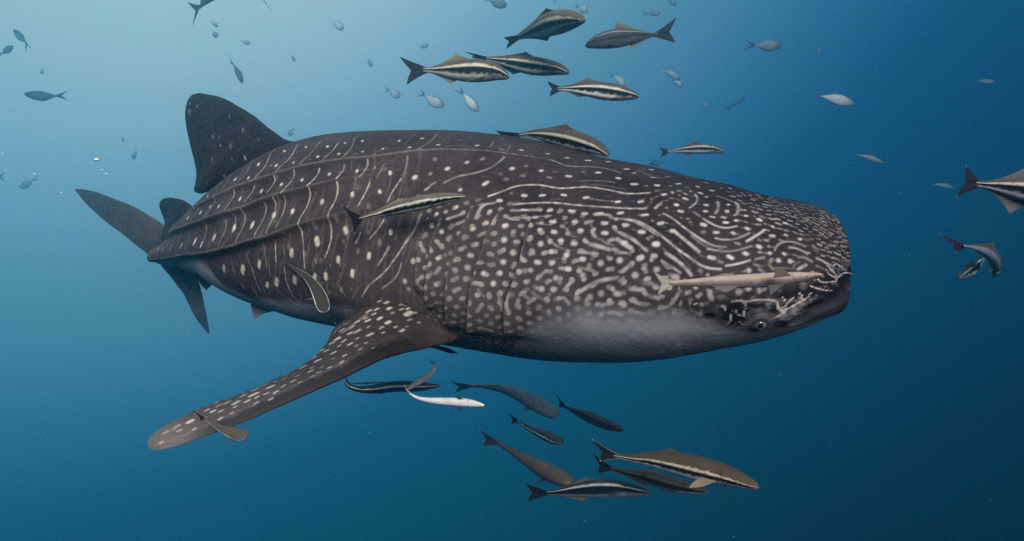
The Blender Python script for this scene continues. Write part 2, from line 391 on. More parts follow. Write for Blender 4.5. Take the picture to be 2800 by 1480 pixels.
LINES_A = [([(1320,90),(1230,230),(1170,400),(1120,460)],.5),([(1520,90),(1450,230),(1380,330),(1330,400)],.5),([(1180,100),(1080,230),(1000,400),(960,480)],.4),
 ([(1680,160),(1640,220),(1580,310)],.4),([(1930,80),(1850,220),(1800,280)],.4),([(2100,30),(2060,170),(2010,250)],.35),([(1750,60),(1650,200)],.3),([(900,300),(840,450),(800,540)],.35),
 ([(1510,370),(1490,480),(1440,570),(1400,600)],.5),([(1750,350),(1740,430),(1690,500),(1650,530)],.65),([(2000,310),(1980,390),(1930,450)],.6),([(1310,430),(1300,520),(1260,600)],.5),
 ([(1095,520),(1080,620),(1040,690)],.5),([(900,570),(890,700),(850,760)],.5),([(720,620),(690,760),(640,840)],.4),([(545,740),(500,880)],.4),([(430,800),(390,930)],.35),([(360,860),(330,960)],.3),
 ([(2240,270),(2220,360),(2150,430)],.4),([(2400,300),(2330,430)],.3),([(1660,540),(1640,720),(1600,850),(1570,930),(1580,1100),(1590,1340)],.6),
 ([(1930,480),(1930,600),(1900,720),(1855,840),(1870,1000),(1840,1120),(1800,1230)],.6),([(1310,640),(1300,760),(1295,870),(1275,990)],.6),([(1405,620),(1390,800),(1370,940)],.45),
 ([(1210,690),(1200,850),(1170,1020)],.45),([(995,760),(1000,930),(985,1080)],.45),([(900,800),(905,900)],.5),([(810,850),(825,1000),(820,1110)],.45),([(605,900),(620,1060)],.4),
 ([(450,1000),(465,1150)],.3),([(345,1030),(350,1160)],.3),([(250,1080),(255,1170)],.3),([(700,920),(705,1140)],.25),([(2250,480),(2200,620),(2150,720)],.6),([(2570,440),(2470,600),(2440,680)],.5),
 ([(2390,850),(2330,950),(2250,1040)],.55),([(2160,980),(2110,1090)],.6),([(1295,1100),(1300,1270)],.7),([(2450,1130),(2340,1300)],.5),([(1180,1100),(1210,1330)],.3),([(1380,1100),(1390,1340)],.25)]
LINES_F = [([(690,300),(740,450),(780,530)],.4),([(1015,300),(1040,470),(1120,610)],.5),([(2270,0),(2130,220),(2000,380),(1880,470),(1800,600)],.65),([(2070,90),(2000,220),(1960,280)],.4),
 ([(2200,260),(2150,400),(2000,510)],.45),([(590,460),(620,520)],.4),([(700,500),(760,590)],.5),([(250,270),(330,400)],.35),([(490,230),(520,370)],.3),([(640,170),(700,330)],.25),
 ([(860,250),(880,400)],.25),([(780,430),(850,600)],.25),([(1200,470),(1260,620)],.25),([(1560,480),(1640,600)],.25),([(940,520),(1040,620)],.4),([(1760,500),(1700,620)],.2)]
LINES_C = [([(420,620),(560,560),(800,510),(940,450),(1020,370)],.55,14),([(0,355),(300,325),(600,318),(980,335),(1320,375),(1500,400)],.45,5),([(1500,400),(1650,455),(1900,460),(2050,475),(2200,525)],.6,10),
 ([(870,760),(1050,700),(1150,665),(1350,650),(1600,685),(1840,665),(2080,695),(2250,730),(2500,720)],.85,12),([(1120,850),(1300,835),(1500,828),(1700,845),(2000,865),(2200,880),(2440,880)],.85,11),
 ([(1780,605),(1950,600),(2150,620)],.35,10),([(1850,770),(2000,800),(2170,812)],.5,9),([(1330,975),(1500,965)],.6,9),([(2100,980),(2250,990),(2400,1040),(2500,1110),(2570,1160)],.7,12),
 ([(1880,1000),(1920,1090)],.5,14),([(1650,1090),(1700,1160),(1740,1180)],.5,14),([(1900,1250),(1960,1260),(2080,1300)],.8,26),([(2160,1190),(2230,1240),(2300,1280)],.9,28),
 ([(2120,1090),(2260,1170),(2380,1240),(2460,1310)],.7,14),([(1970,1190),(2120,1260)],.4,18),([(1470,1190),(1540,1270),(1640,1300)],.45,14),([(350,140),(250,260),(180,330)],.4,9),
 ([(60,380),(40,500),(0,600)],.35,11),([(180,950),(130,1080),(20,1250)],.6,14),([(330,620),(230,700)],.7,13),([(430,300),(560,270),(680,290)],.3,6),([(140,130),(30,240)],.3,9),
 ([(1050,1000),(1100,1012),(1180,1015)],.7,13),([(1480,800),(1620,790)],.25,8),([(1900,640),(2100,660),(2250,690)],.3,8),([(1090,250),(1050,340)],.3,10),([(920,220),(880,290)],.3,10),([(2350,500),(2500,540)],.4,7),([(1280,1180),(1330,1300)],.25,10)]
LINES_D = [([(0,290),(120,290),(280,280)],.85,12),([(0,435),(120,440),(250,435)],.7,11),([(420,485),(520,540),(600,610),(700,690),(820,770),(920,820),(1050,825)],.8,13),
 ([(0,540),(120,555),(250,610),(400,720),(500,800),(600,880),(720,960),(800,1020),(900,1050),(990,1050)],.8,14),([(1050,1025),(1180,1000),(1290,970)],.75,14),
 ([(820,540),(900,590),(1000,635),(1080,640),(1160,620)],.75,12),([(530,670),(650,770),(780,880)],.85,20),([(860,850),(1000,875),(1150,870),(1300,820)],.7,13),
 ([(940,745),(1080,760),(1200,735),(1280,690)],.75,12),([(1250,770),(1340,730),(1400,690),(1440,650)],.8,16),([(450,890),(520,940),(600,1000),(700,1110)],.8,22),
 ([(400,970),(500,1030),(590,1090)],.55,16),([(20,690),(120,750),(200,820),(240,860)],.7,15),([(680,430),(750,395),(785,335),(740,300)],.65,14),([(1545,860),(1560,800),(1660,775),(1800,800),(1850,830)],.7,12),
 ([(1690,830),(1840,870),(1870,900)],.7,12),([(1780,930),(1850,940),(1920,980)],.7,16),([(1770,1060),(1850,1010)],.8,20),([(700,1060),(640,960),(560,880)],.2,8),([(345,430),(372,405),(400,385)],.75,20),
 ([(730,480),(780,520)],.7,16),([(970,370),(975,430),(945,490)],.6,16),([(1150,380),(1180,440),(1160,490),(1130,515)],.65,14),([(1340,960),(1430,935)],.8,16),([(1380,1050),(1430,1090)],.6,20),
 ([(20,1070),(90,1010)],.6,26),([(960,310),(1060,350),(1150,380)],.5,8),([(1720,1050),(1740,1000),(1790,980)],.45,12),([(1480,1010),(1530,1060)],.6,16),([(180,60),(260,110),(420,130)],.35,7),
 ([(700,720),(800,800),(900,850)],.4,12),([(490,1110),(560,1160)],.6,26),([(200,20),(230,60)],.3,8),([(1700,400),(1740,450)],.4,8),([(1920,830),(1980,860)],.6,14),([(1960,940),(2060,990),(2130,1030)],.7,13)]
LINES_E = [([(1790,580),(1870,530),(1970,470),(2060,455),(2160,440)],.7,24),([(1780,340),(1870,350),(1940,380)],.5,18),([(1780,180),(1880,190),(1960,200)],.7,20),([(2150,180),(2290,200)],.6,18),
 ([(2240,350),(2310,320)],.55,20),([(2440,470),(2560,520)],.4,24),([(1370,460),(1430,395)],.8,20),([(1640,565),(1690,500)],.8,22),([(805,550),(850,615)],.5,16),([(980,600),(1010,680)],.6,20),
 ([(1190,650),(1180,710)],.5,22),([(1235,595),(1290,650)],.55,18),([(1620,640),(1675,700)],.6,22),([(1980,720),(2110,690)],.7,26),([(2300,665),(2380,700),(2470,710)],.7,20),
 ([(2100,780),(2240,790)],.5,18),([(1270,720),(1310,800)],.4,20),([(2310,550),(2420,560)],.7,26),([(1320,590),(1390,640),(1450,660)],.35,20),([(2190,480),(2230,440)],.4,20),([(160,30),(130,150)],.35,12)]
LINES_L = [([(90,330),(200,335)],.6,28),([(270,400),(370,430)],.6,24),([(590,350),(540,420),(520,480),(440,520),(370,530)],.5,22),([(880,360),(910,430)],.7,30),([(90,440),(160,490),(260,495)],.6,20),
 ([(230,270),(290,280)],.4,26),([(520,540),(640,560)],.3,20),([(700,540),(790,600)],.4,14)]

def paint_body(sk):
    for o, lst in ((OA, SPOTS_A), (OF, SPOTS_F)):
        for t in lst:
            x, y = cr(o, t[0], t[1]); r = t[2]*Z_; v = t[3] if len(t) > 3 else 1
            lean = .3 if y < 650 else .12
            # round marks on the real skin, seen narrower where it turns away
            sk.spot(x, y, r*(.56 if o is OA else .46), r*.95, min(1, v*1.15), lean if o is OA else -.15, soft=.6)
    for o, lst in ((OC, SPOTS_C), (OD, SPOTS_D), (OE, SPOTS_E), (OL, SPOTS_L)):
        for t in lst:
            x, y = cr(o, t[0], t[1]); rx = t[2]*Z_; ry = (t[3] if len(t) > 3 else t[2])*Z_; v = t[4] if len(t) > 4 else 1
            if o in (OC,) and t[0] < 900: ang = .6
            elif o is OD and t[0] > 600: ang = -.3
            else: ang = 0
            sk.spot(x, y, rx*.84, ry*.84, v, ang, soft=.55)
    for o, lst in ((OA, LINES_A), (OF, LINES_F), (OC, LINES_C), (OD, LINES_D), (OE, LINES_E), (OL, LINES_L)):
        for t in lst:
            p = [cr(o, *q) for q in t[0]]; v = t[1]; r = (t[2] if len(t) > 2 else 10)*Z_*.84
            sk.stroke(sk.path(p, 9), r/FPX*sk.P[sk.path(p[:1])[0]][1] if sk.path(p[:1]) else .006, v*(1.2 if o in (OA, OF) else .88), .6, wob=.28)

def inside_poly(q, poly):
    ins = np.zeros(q.shape[:2], bool)
    for a in range(len(poly)):
        (x0, y0), (x1, y1) = poly[a], poly[(a+1) % len(poly)]
        if y0 == y1: continue
        ins ^= ((y0 > q[..., 1]) != (y1 > q[..., 1])) & (q[..., 0] < (x1-x0)*(q[..., 1]-y0)/(y1-y0)+x0)
    return ins
def soften(m, n):
    m = m.astype(float)
    for _ in range(n): m = (m+np.roll(m, 1, 0)+np.roll(m, -1, 0)+np.roll(m, 1, 1)+np.roll(m, -1, 1))/5
    return m
def maze(I, di, dj, wave, g, steps, seed, hold):
    """skin pattern that grows out of the marks already there and packs the gaps between them"""
    ki = 2*math.pi*np.fft.fftfreq(I.shape[0], di)[:, None]; kj = 2*math.pi*np.fft.rfftfreq(I.shape[1], dj)[None]
    k0 = 2*math.pi/wave; Lk = .35-((ki**2+kj**2)/k0**2-1)**2
    r = np.random.default_rng(seed); tgt = np.clip(I*1.9-.55, -.6, 1.0); u = tgt*.6+r.normal(0, .12, I.shape)
    for k in range(steps):
        u = np.fft.irfft2((np.fft.rfft2(u+.5*(g*u*u-u**3)))/(1-.5*Lk), s=I.shape)
        u = u+(tgt-u)*hold*smooth(I, .2, .5)
    return u

def fill_marks(sk, poly, n, space, rmin, rmax, ang, stretch, vr, used):
    """natural small marks between the big ones, kept apart by real distance over the skin"""
    poly = np.array(poly, float); lo, hi = poly.min(0), poly.max(0)
    r = np.random.default_rng(len(poly)*100+n)
    tries = r.random((n, 2))*(hi-lo)+lo
    for x, y in tries:
        ins = False; m = len(poly)
        for a in range(m):
            (x0, y0), (x1, y1) = poly[a], poly[(a+1) % m]
            if (y0 > y) != (y1 > y) and x < (x1-x0)*(y-y0)/(y1-y0)+x0: ins = not ins
        if not ins: continue
        k = sk.locate(x, y, 8)
        if k is None or sk.I[k] > .12: continue
        p = sk.P[k]
        if used and np.min(np.linalg.norm(np.array(used)-p, axis=1)) < space*(.8+.4*r.random()): continue
        used.append(p)
        rr = (rmin+(rmax-rmin)*r.random())
        dx, dy = math.cos(ang), math.sin(ang); h = rr*stretch*FPX/p[1]
        q0, q1 = sk.locate(x-dx*h, y-dy*h, 8), sk.locate(x+dx*h, y+dy*h, 8)
        ks = [q for q in (q0, k, q1) if q is not None]
        sk.stroke(ks, rr, vr[0]+(vr[1]-vr[0])*r.random(), .5)

RIDGES = [([cr(OA, *p) for p in [(700,640),(900,545),(1110,470),(1310,410),(1500,355),(1700,315),(1900,280),(2160,255),(2400,235),(2570,210)]]+[cr(OC, *p) for p in [(300,325),(600,318),(980,335),(1320,375)]], .016),
 ([cr(OA, *p) for p in [(320,960),(450,915),(600,860),(850,780),(1000,740),(1250,640),(1500,570),(1700,520),(1900,460),(2100,430),(2300,400)]], .024),
 ([cr(OA, *p) for p in [(90,1235),(200,1222),(350,1200),(600,1180),(900,1120),(1100,1060),(1300,1010),(1550,910),(1850,830),(2000,790),(2300,720)]], .034)]
GILLS = [[(1459,583),(1447,630),(1434,683),(1425,721),(1407,776),(1391,817),(1386,870),(1385,925)],
 [(1383,561),(1358,608),(1336,653),(1325,694),(1312,730),(1300,775),(1293,817),(1287,870),(1286,915)],
 [(1317,536),(1300,566),(1287,588),(1273,632),(1256,680),(1236,754),(1228,820),(1230,874),(1240,905)],
 [(1222,572),(1207,620),(1192,664),(1184,721),(1176,780),(1173,830),(1185,860)],
 [(1179,572),(1163,630),(1150,683),(1145,740),(1142,795),(1152,820)]]
BELLY = [(470,720),(500,706),(535,712),(568,730),(590,755),(612,782),(650,800),(690,815),(740,820),(799,826),(850,832),(908,838),(975,856),(1040,900),(1140,932),(1228,950),(1300,962),(1370,966),
 (1402,950),(1440,905),(1480,872),(1520,858),(1589,855),(1680,862),(1752,866),(1850,868),(1944,886),(2040,910),(2107,908),(2180,893),(2250,876),(2296,858)]
SCAR = [cr(OL, *p) for p in [(965,520),(1120,470),(1350,440),(1500,400),(1560,350),(1700,320),(1850,270),(2000,240),(2080,120),(2180,60),(2300,90),(2320,230),(2260,330),(2060,500),(1900,600),(1700,680),(1450,745),(1200,760),(1010,700)]]
CRACKS = [([(1110,465),(1160,455),(1200,450),(1250,470),(1290,452),(1340,448),(1400,445),(1450,450),(1500,440),(1560,465)],9),([(1540,640),(1570,600),(1610,580),(1650,540),(1700,510),(1750,490),(1790,460),(1830,440)],6),
 ([(1620,420),(1650,450),(1675,485),(1650,530)],5),([(1730,425),(1690,435),(1670,490),(1620,510)],5),([(1790,380),(1800,410),(1815,440),(1850,430)],5),([(1960,20),(2040,60),(2100,130),(2140,175),(2170,220),(2140,265)],7),
 ([(2170,215),(2200,180),(2260,160),(2290,180)],6),([(2120,110),(2160,80),(2210,100)],5),([(1000,520),(1030,505),(1045,540)],10),([(1900,300),(1980,335),(2060,345),(2110,350)],4),([(1560,500),(1590,540),(1640,550)],14),
 ([(1200,450),(1240,480),(1260,500)],9),([(1090,600),(1100,640),(1080,680)],5),([(1140,560),(1180,590),(1230,600)],4),([(720,490),(760,488)],8),([(2050,150),(2090,190),(2150,220)],5),([(1190,680),(1240,720),(1280,690)],4),
 ([(1830,440),(1880,400),(1900,360)],4),([(1240,540),(1225,590)],4),([(1960,250),(2040,270),(2120,260)],4)]

def build_shark():
    root_loc = SPN.mean(0)
    root = empty('whale_shark', root_loc, 'huge spotted whale shark swimming to the right across the middle of the water', 'whale shark')
    sk = Skin(NEAR)
    paint_body(sk)
    used = [sk.P[k] for k in [sk.locate(*cr(o, t[0], t[1])) for o, lst in ((OC, SPOTS_C), (OD, SPOTS_D), (OE, SPOTS_E), (OL, SPOTS_L)) for t in lst] if k is not None]
    # snout: dense short flecks lying along the head
    cD = lambda *p: [cr(OD, *q) for q in p]
    fill_marks(sk, cD((1500,320),(1800,385),(2000,430),(2180,545),(2240,700),(2300,930),(2280,1060),(2080,960),(1900,830),(1780,720),(1600,540),(1400,420)), 9000, .0200, .0022, .0038, .33, 2.0, (.28, .70), used)
    fill_marks(sk, cD((1000,240),(1500,320),(1400,420),(1600,560),(1800,740),(1560,780),(1440,640),(1280,420),(1150,340)), 3000, .027, .0028, .0048, .30, 2.0, (.35, .75), used)
    n0, n1 = 0, 900
    di = (U_ARC[700]-U_ARC[500])/200; dj = float(sk.dv[500].mean())
    packed = inside_poly(sk.q, [(1150,575),(1300,545),(1460,560),(1700,575),(1760,520),(1900,520),(2020,560),(2130,600),(2180,650),(2260,720),(2270,760),(2150,800),(2080,850),(1960,850),(1900,880),(1500,900),(1400,985),(1250,960),(1180,880),(1145,800),(1145,650)])
    packed[900:] = False; packed[:30] = False
    fade = soften(packed & sk.front, 14)[n0:n1]
    gx = soften(inside_poly(sk.q, [(1650,560),(1750,520),(2060,560),(2230,700),(2230,770),(1900,740),(1780,700)]), 20)[n0:n1]
    u = maze(sk.I[n0:n1], di, dj, .035, 1.15*(1-gx)+.35*gx, 46, 4, .5); u2 = maze(sk.I[n0:n1], di, dj, .028, .5, 46, 5, .5)
    hd_ = smooth(U_ARC[n0:n1], .75, .35)[:, None] if False else (1-smooth(U_ARC[n0:n1], .35, .75))[:, None]
    u = u*(1-hd_)+u2*hd_
    sk.I[n0:n1] = np.maximum(sk.I[n0:n1], fade*(.40+.35*vnoise((n1-n0, NJ), 16, 55))*smooth(u, .42, 1.05))
    fill_marks(sk, [cr(OC, *q) for q in ((0,120),(900,120),(1600,300),(2500,480),(2500,700),(900,640),(200,860),(0,700))], 260, .10, .005, .010, .2, .5, (.12, .35), used)
    fill_marks(sk, [(680,450),(1150,400),(1150,600),(1050,860),(800,820),(700,700),(640,560)], 420, .10, .005, .011, 1.4, .5, (.10, .28), used)
    # faint upright threads down the flank
    r = np.random.default_rng(3)
    for k in range(130):
        x = 470+700*r.random()**.8; y0 = 400+430*r.random(); L_ = (40+70*r.random())*min(1, (x-380)/320)
        if x < 900 and y0 < 760-.55*(x-420): y0 += 60
        tilt = .25-.9*(y0 > 720)*(.3)
        pts = [(x+tilt*L_, y0), (x+tilt*L_*.6+3*r.normal(), y0+L_*.5), (x, y0+L_)]
        ks = sk.path(pts, 9)
        if len(ks) > 2: sk.stroke(ks, (.0035+.003*r.random()), .06+.13*r.random(), .95, wob=.3)
    I = sk.I
    # relief: ridges, gill flaps, mouth, eye socket
    ND = unit(np.cross(np.gradient(NEAR, axis=0), np.gradient(NEAR, axis=1)))
    if ((ND[NI//2, NJ//2])*(NEAR[NI//2, NJ//2]-np.array(SPN[6]))).sum() < 0: ND = -ND
    H = np.zeros((NI, NJ)); jj = np.arange(NJ)[None]
    pj = np.linalg.norm(np.gradient(NEAR, axis=1), axis=-1)
    for pts, h in RIDGES:
        r = line_j(sk, pts); ok = ~np.isnan(r); a = np.where(ok)[0]
        if len(a) < 10: continue
        full = np.interp(np.arange(NI), a, r[a])
        fade = smooth(np.arange(NI), a[0]-80, a[0]+185)*(1-smooth(np.arange(NI), a[-1]+26, a[-1]+185))
        x = (full[:, None]-jj)*pj           # + above the ridge
        prof = np.where(x > 0, np.exp(-(x/.075)**2), np.exp(-(x/.020)**2))
        H += (1.3*h*fade)[:, None]*prof
        I[:] = np.maximum(I, .26*fade[:, None]*np.exp(-(x/.006)**2))
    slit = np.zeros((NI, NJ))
    for n, g in enumerate(GILLS):
        ks = sk.path(g, 5); i = np.array([k[0] for k in ks], float); j = np.array([k[1] for k in ks], float)
        o = np.argsort(j); j, i = j[o], i[o]
        ju = np.arange(int(j[0]), int(j[-1])+1); iu = np.interp(ju, j, i)
        iu = np.convolve(np.pad(iu, 6, mode='edge'), np.ones(13)/13, 'same')[6:-6]
        e = smooth(ju, ju[0], ju[0]+22)*(1-smooth(ju, ju[-1]-22, ju[-1]))
        for jx, ix, ee in zip(ju, iu, e):
            ds = sk.ds[int(ix), jx]
            x = (ix-np.arange(NI))*ds       # + on the snout side of the slit
            k_ = np.clip(x/ds+.5, 0, 1)
            H[:, jx] += ee*(k_*.034*np.exp(-np.abs(x)/.08)-(1-k_)*.016*np.exp(-np.abs(x)/.020))
            slit[:, jx] = np.maximum(slit[:, jx], ee*np.where(x >= 0, 0, np.exp(-(x/.013)**2)))  # recess shade behind each flap edge, darkened into the skin colour below
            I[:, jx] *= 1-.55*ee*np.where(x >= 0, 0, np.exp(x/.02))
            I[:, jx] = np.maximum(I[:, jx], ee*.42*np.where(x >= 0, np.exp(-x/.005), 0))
    # mouth crease and lips
    mouth = np.zeros((NI, NJ))
    mk = sk.path([cr(OL, *p) for p in [(2310,265),(2250,345),(2170,400),(2080,455),(1960,535),(1850,615),(1760,660)]], 5)
    sk.stroke(mk, .020, 1, .9, target=mouth)
    H -= .030*mouth
    lip = np.zeros((NI, NJ)); sk.stroke(sk.path([cr(OL, *p) for p in [(2290,180),(2240,270),(2150,330),(2040,390),(1900,470),(1800,560),(1700,620)]], 5), .035, 1, .9, target=lip); H += .006*lip
    sp = np.zeros((NI, NJ)); sk.stroke([k for k in [sk.locate(*cr(OL, 865, 618)), sk.locate(*cr(OL, 900, 620))] if k], .012, 1, .35, target=sp); H -= .025*sp
    ek = sk.locate(*cr(OL, 1392, 690)); eb = np.zeros((NI, NJ)); sk.stroke([ek], .032, 1, .5, target=eb)
    er = np.zeros((NI, NJ)); sk.stroke([ek], .016, 1, .6, target=er); H += .008*eb-.006*er
    # scarred, rubbed lip with pale cracks
    scar = np.zeros((NI, NJ)); poly = np.array(SCAR); q = sk.q; inside = np.zeros((NI, NJ), bool)
    ksm = np.zeros((NI, NJ), bool); ksm[:560] = True
    for a in range(len(poly)):
        (x0, y0), (x1, y1) = poly[a], poly[(a+1) % len(poly)]
        if y0 == y1: continue
        c = ((y0 > q[..., 1]) != (y1 > q[..., 1])) & (q[..., 0] < (x1-x0)*(q[..., 1]-y0)/(y1-y0)+x0); inside ^= c
    inside &= ksm & (NEAR[..., 1] < SPINE[0, 2]+.2)
    scar = inside.astype(float)
    for _ in range(10):
        scar = (scar+np.roll(scar, 1, 0)+np.roll(scar, -1, 0)+np.roll(scar, 1, 1)+np.roll(scar, -1, 1))/5
    na = vnoise((NI, NJ), 5, 11)*.5+vnoise((NI, NJ), 2.2, 12)*.3+vnoise((NI, NJ), 12, 13)*.4
    scar0 = scar.copy(); scar = scar*smooth(na, .22, .55)
    crack = np.zeros((NI, NJ))
    for pts, r in CRACKS:
        p = [cr(OL, *a) for a in pts]; p = sk.dense(p, 6); p = p+np.random.default_rng(len(pts)).normal(0, 1.1, p.shape)
        sk.stroke([k for k in (sk.locate(*a) for a in p) if k], r*Z_/FPX*2.5, 1, .4, target=crack, wob=.3)
    H += .006*(vnoise((NI, NJ), 70, 81)-.5)+.0022*(vnoise((NI, NJ), 22, 82)-.5)+.0009*(vnoise((NI, NJ), 6, 83)-.5)
    H += (.006*(na-.6))*scar+.003*crack
    # belly line
    bj = line_j(sk, BELLY); ok = np.where(~np.isnan(bj))[0]; bj = np.interp(np.arange(NI), ok, bj[ok])
    wid = np.interp(U_ARC, [0, .9, 1.5, 2.0, 3.0, 6.5], [.035, .06, .05, .03, .035, .04])
    x = (jj-bj[:, None])*pj + (vnoise((NI, NJ), 22, 3)-.5)*.03
    belly = smooth(x, -wid[:, None], wid[:, None])
    gz = np.exp(-((np.arange(NI)-sk.locate(1240, 900)[0])/145.0)**2)    # dark skin runs right down at the gills
    belly = belly*(1-.75*gz[:, None])
    I = np.clip(I, 0, 1)**1.35*(1-.96*belly)
    I *= (.72+.36*vnoise((NI, NJ), 7, 5)+.14*vnoise((NI, NJ), 2.5, 6))
    D0 = np.array([.022, .0145, .0195]); D1 = np.array([.068, .049, .049])
    mott = (vnoise((NI, NJ), 40, 21)*.5+vnoise((NI, NJ), 12, 22)*.3+vnoise((NI, NJ), 4, 23)*.2)[..., None]
    speck = smooth(vnoise((NI, NJ), 1.6, 31), .93, 1.0)[..., None]
    base = D0*(1-mott)+D1*mott+speck*.02
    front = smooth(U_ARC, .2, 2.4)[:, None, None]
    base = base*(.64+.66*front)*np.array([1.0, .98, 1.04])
    rear = (smooth(U_ARC, 2.9, 4.9)[:, None]*(1-smooth(jj, NJ*.42, NJ*.62)))[..., None]; base = base+rear*np.array([.078, .076, .055])  # pale haze and sheen over the rear back put into the skin colour
    scuff = smooth(vnoise((NI, NJ*3), 9, 91)[:, ::3][:, :NJ]*.6+vnoise((NI, NJ), 3, 92)*.5, .72, .95)[..., None]; base = base+scuff*np.array([.03, .026, .025])
    hd = (1-smooth(U_ARC, 1.0, 2.2))[:, None, None]
    pale = (np.array([.70, .62, .51])*(1-hd)+np.array([.56, .485, .465])*hd)*(.88+.24*vnoise((NI, NJ), 9, 41)[..., None])
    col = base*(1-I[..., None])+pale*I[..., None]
    # greyer skin around the gills' lower ends
    gg = np.exp(-((np.arange(NI)-sk.locate(1230, 780)[0])/165.0)**2)[:, None]*smooth(jj, NJ*.38, NJ*.70)
    col = col*(1-.5*gg[..., None])+(np.array([.12, .10, .105])+pale*.45*I[..., None])*.5*gg[..., None]
    bel = np.array([.31, .31, .355])*(.9+.2*mott)
    col = col*(1-belly[..., None])+bel*belly[..., None]
    pn = vnoise((NI, NJ), 7, 61)*.45+vnoise((NI, NJ), 3.4, 62)*.35+vnoise((NI, NJ), 1.7, 63)*.25
    blk = smooth(pn, .62, .50)[..., None] if False else (1-smooth(pn, .54, .62))[..., None]; wht = smooth(pn, .70, .78)[..., None]
    scol = np.array([.062, .052, .062])*(.5+pn[..., None])*(1-blk)+np.array([.005, .004, .006])*blk; scol = scol*(1-wht)+np.array([.17, .15, .165])*wht
    sm = (.92*scar0)[..., None]; col = col*(1-sm)+scol*sm
    col = col*(1-.9*crack[..., None])+np.array([.50, .42, .40])*.9*crack[..., None]
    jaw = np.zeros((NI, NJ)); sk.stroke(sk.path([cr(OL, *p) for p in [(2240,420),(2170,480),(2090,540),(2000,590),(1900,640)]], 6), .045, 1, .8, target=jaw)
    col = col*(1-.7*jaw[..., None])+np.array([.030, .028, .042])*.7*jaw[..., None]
    col = col*(1-.75*mouth[..., None]); col = col*(1-.95*sp[..., None]); col = col*(1-.9*slit[..., None])  # shade in mouth crease, spiracle and gill slits painted into the colour
    halo = np.zeros((NI, NJ)); sk.stroke([ek], .050, 1, .35, target=halo); col = col*(1-.7*halo[..., None])+np.array([.115, .10, .115])*.7*halo[..., None]
    rim = np.zeros((NI, NJ)); sk.stroke([ek], .031, 1, .10, target=rim); rin = np.zeros((NI, NJ)); sk.stroke([ek], .025, 1, .10, target=rin)
    rr = np.clip(rim-rin, 0, 1); col = col*(1-.88*rr[..., None])
    near = NEAR+ND*H[..., None]
    # the far side carries the same relief and marks
    f = 4
    NF = unit(np.cross(np.gradient(FAR, axis=0), np.gradient(FAR, axis=1)))
    if (NF[NI//2, FAR.shape[1]//2]*(FAR[NI//2, FAR.shape[1]//2]-SPN[6])).sum() < 0: NF = -NF
    wj = np.sin(PH[::f])[None]**.3
    far = FAR+NF*(H[:, ::f]*wj)[..., None]
    far[:, 0] = near[:, 0]; far[:, -1] = near[:, -1]
    P = np.concatenate([near, far[:, -2:0:-1]], 1); Cc = np.concatenate([col, col[:, ::f][:, -2:0:-1]], 1)
    P[0] = P[0].mean(0)*.999+P[0]*.001
    part('body', mesh_from_grid('shark_body', P-root_loc, Cc, MAT_SHARK, cap0=True, cap1=True), root)
    # eye: a small wet ball in a ring of skin
    e = near[ek]; n = ND[ek]
    eye_ball('eye', e-n*.003, unit(n+.9*unit(-e)), .021, root, root_loc, iris=(.15, .135, .15), pr=.58)
    return root, root_loc, sk

def eye_ball(name, c, n, r, root, rl, iris=(.16, .13, .12), pr=.55):
    nr, ns = 10, 20
    a = unit(np.cross(n, [0, 0, 1.0])); b = np.cross(n, a)
    th = np.linspace(0, math.pi, nr); ph = np.linspace(0, 2*math.pi, ns, endpoint=False)
    P = c+r*(np.cos(th)[:, None, None]*n*.8+np.sin(th)[:, None, None]*(np.cos(ph)[None, :, None]*a*1.1+np.sin(ph)[None, :, None]*b))
    col = np.where((th < pr)[:, None, None], np.array([.004, .004, .006]), np.array(iris))*np.ones((nr, ns, 3))
    return part(name, mesh_from_grid(name, P-rl, col, MAT_EYE), root)

# ------------------------------------------------------------------ fins: a solid blade between a leading and a trailing edge
def fin_points(lead, trail, na, nb, thick, wave=0, tpow=.5):
    """lead/trail: 3D points base -> tip.  Returns closed rings (na, 2nb-2, 3), plus (a,b,side) maps"""
    Lp, Tp = resample(lead, na), resample(trail, na)
    b = (1-np.cos(np.linspace(0, math.pi, nb)))/2
    M = Lp[:, None]*(1-b)[None, :, None]+Tp[:, None]*b[None, :, None]
    n = np.cross(Tp-Lp, np.gradient(Lp, axis=0)+np.gradient(Tp, axis=0)); n[-1] = n[-2]; n = unit(n)
    a = np.linspace(0, 1, na)
    prof = (b**.5)*(1-b)**.8*1.9+0.06*np.sin(math.pi*b)
    th = thick*(1-a*.8)[:, None]*prof[None]
    th = th*np.clip((1-a)*10, 0, 1)[:, None]**.5
    if wave: M = M+n[:, None]*(wave*np.sin(3*math.pi*b)[None]*a[:, None])[..., None]
    up, lo = M+n[:, None]*th[..., None], M-n[:, None]*th[..., None]
    ring = np.concatenate([up, lo[:, -2:0:-1]], 1)
    B = np.concatenate([b, b[-2:0:-1]]); A = a
    return ring, A[:, None]*np.ones_like(B)[None], np.ones_like(A)[:, None]*B[None], up, lo

def polyat(lst, d0=None, d1=None):
    """[(x,y,d)...] or [(x,y)...] with distances running d0 -> d1"""
    if len(lst[0]) == 3: return np.array([at(*p) for p in lst])
    n = len(lst); return np.array([at(p[0], p[1], d0+(d1-d0)*k/(n-1)) for k, p in enumerate(lst)])

def midplane(x, y):
    """the upright sheet through the shark's spine, met by the sight line through (x, y)"""
    sp = SPN[:, :2].copy(); ext = sp[-1]+(sp[-1]-sp[-3])*3; sp = np.vstack([sp, ext]); px = CX+FPX*sp[:, 0]/sp[:, 1]
    o = np.argsort(px); d = np.interp(x, px[o], sp[o, 1]); return d

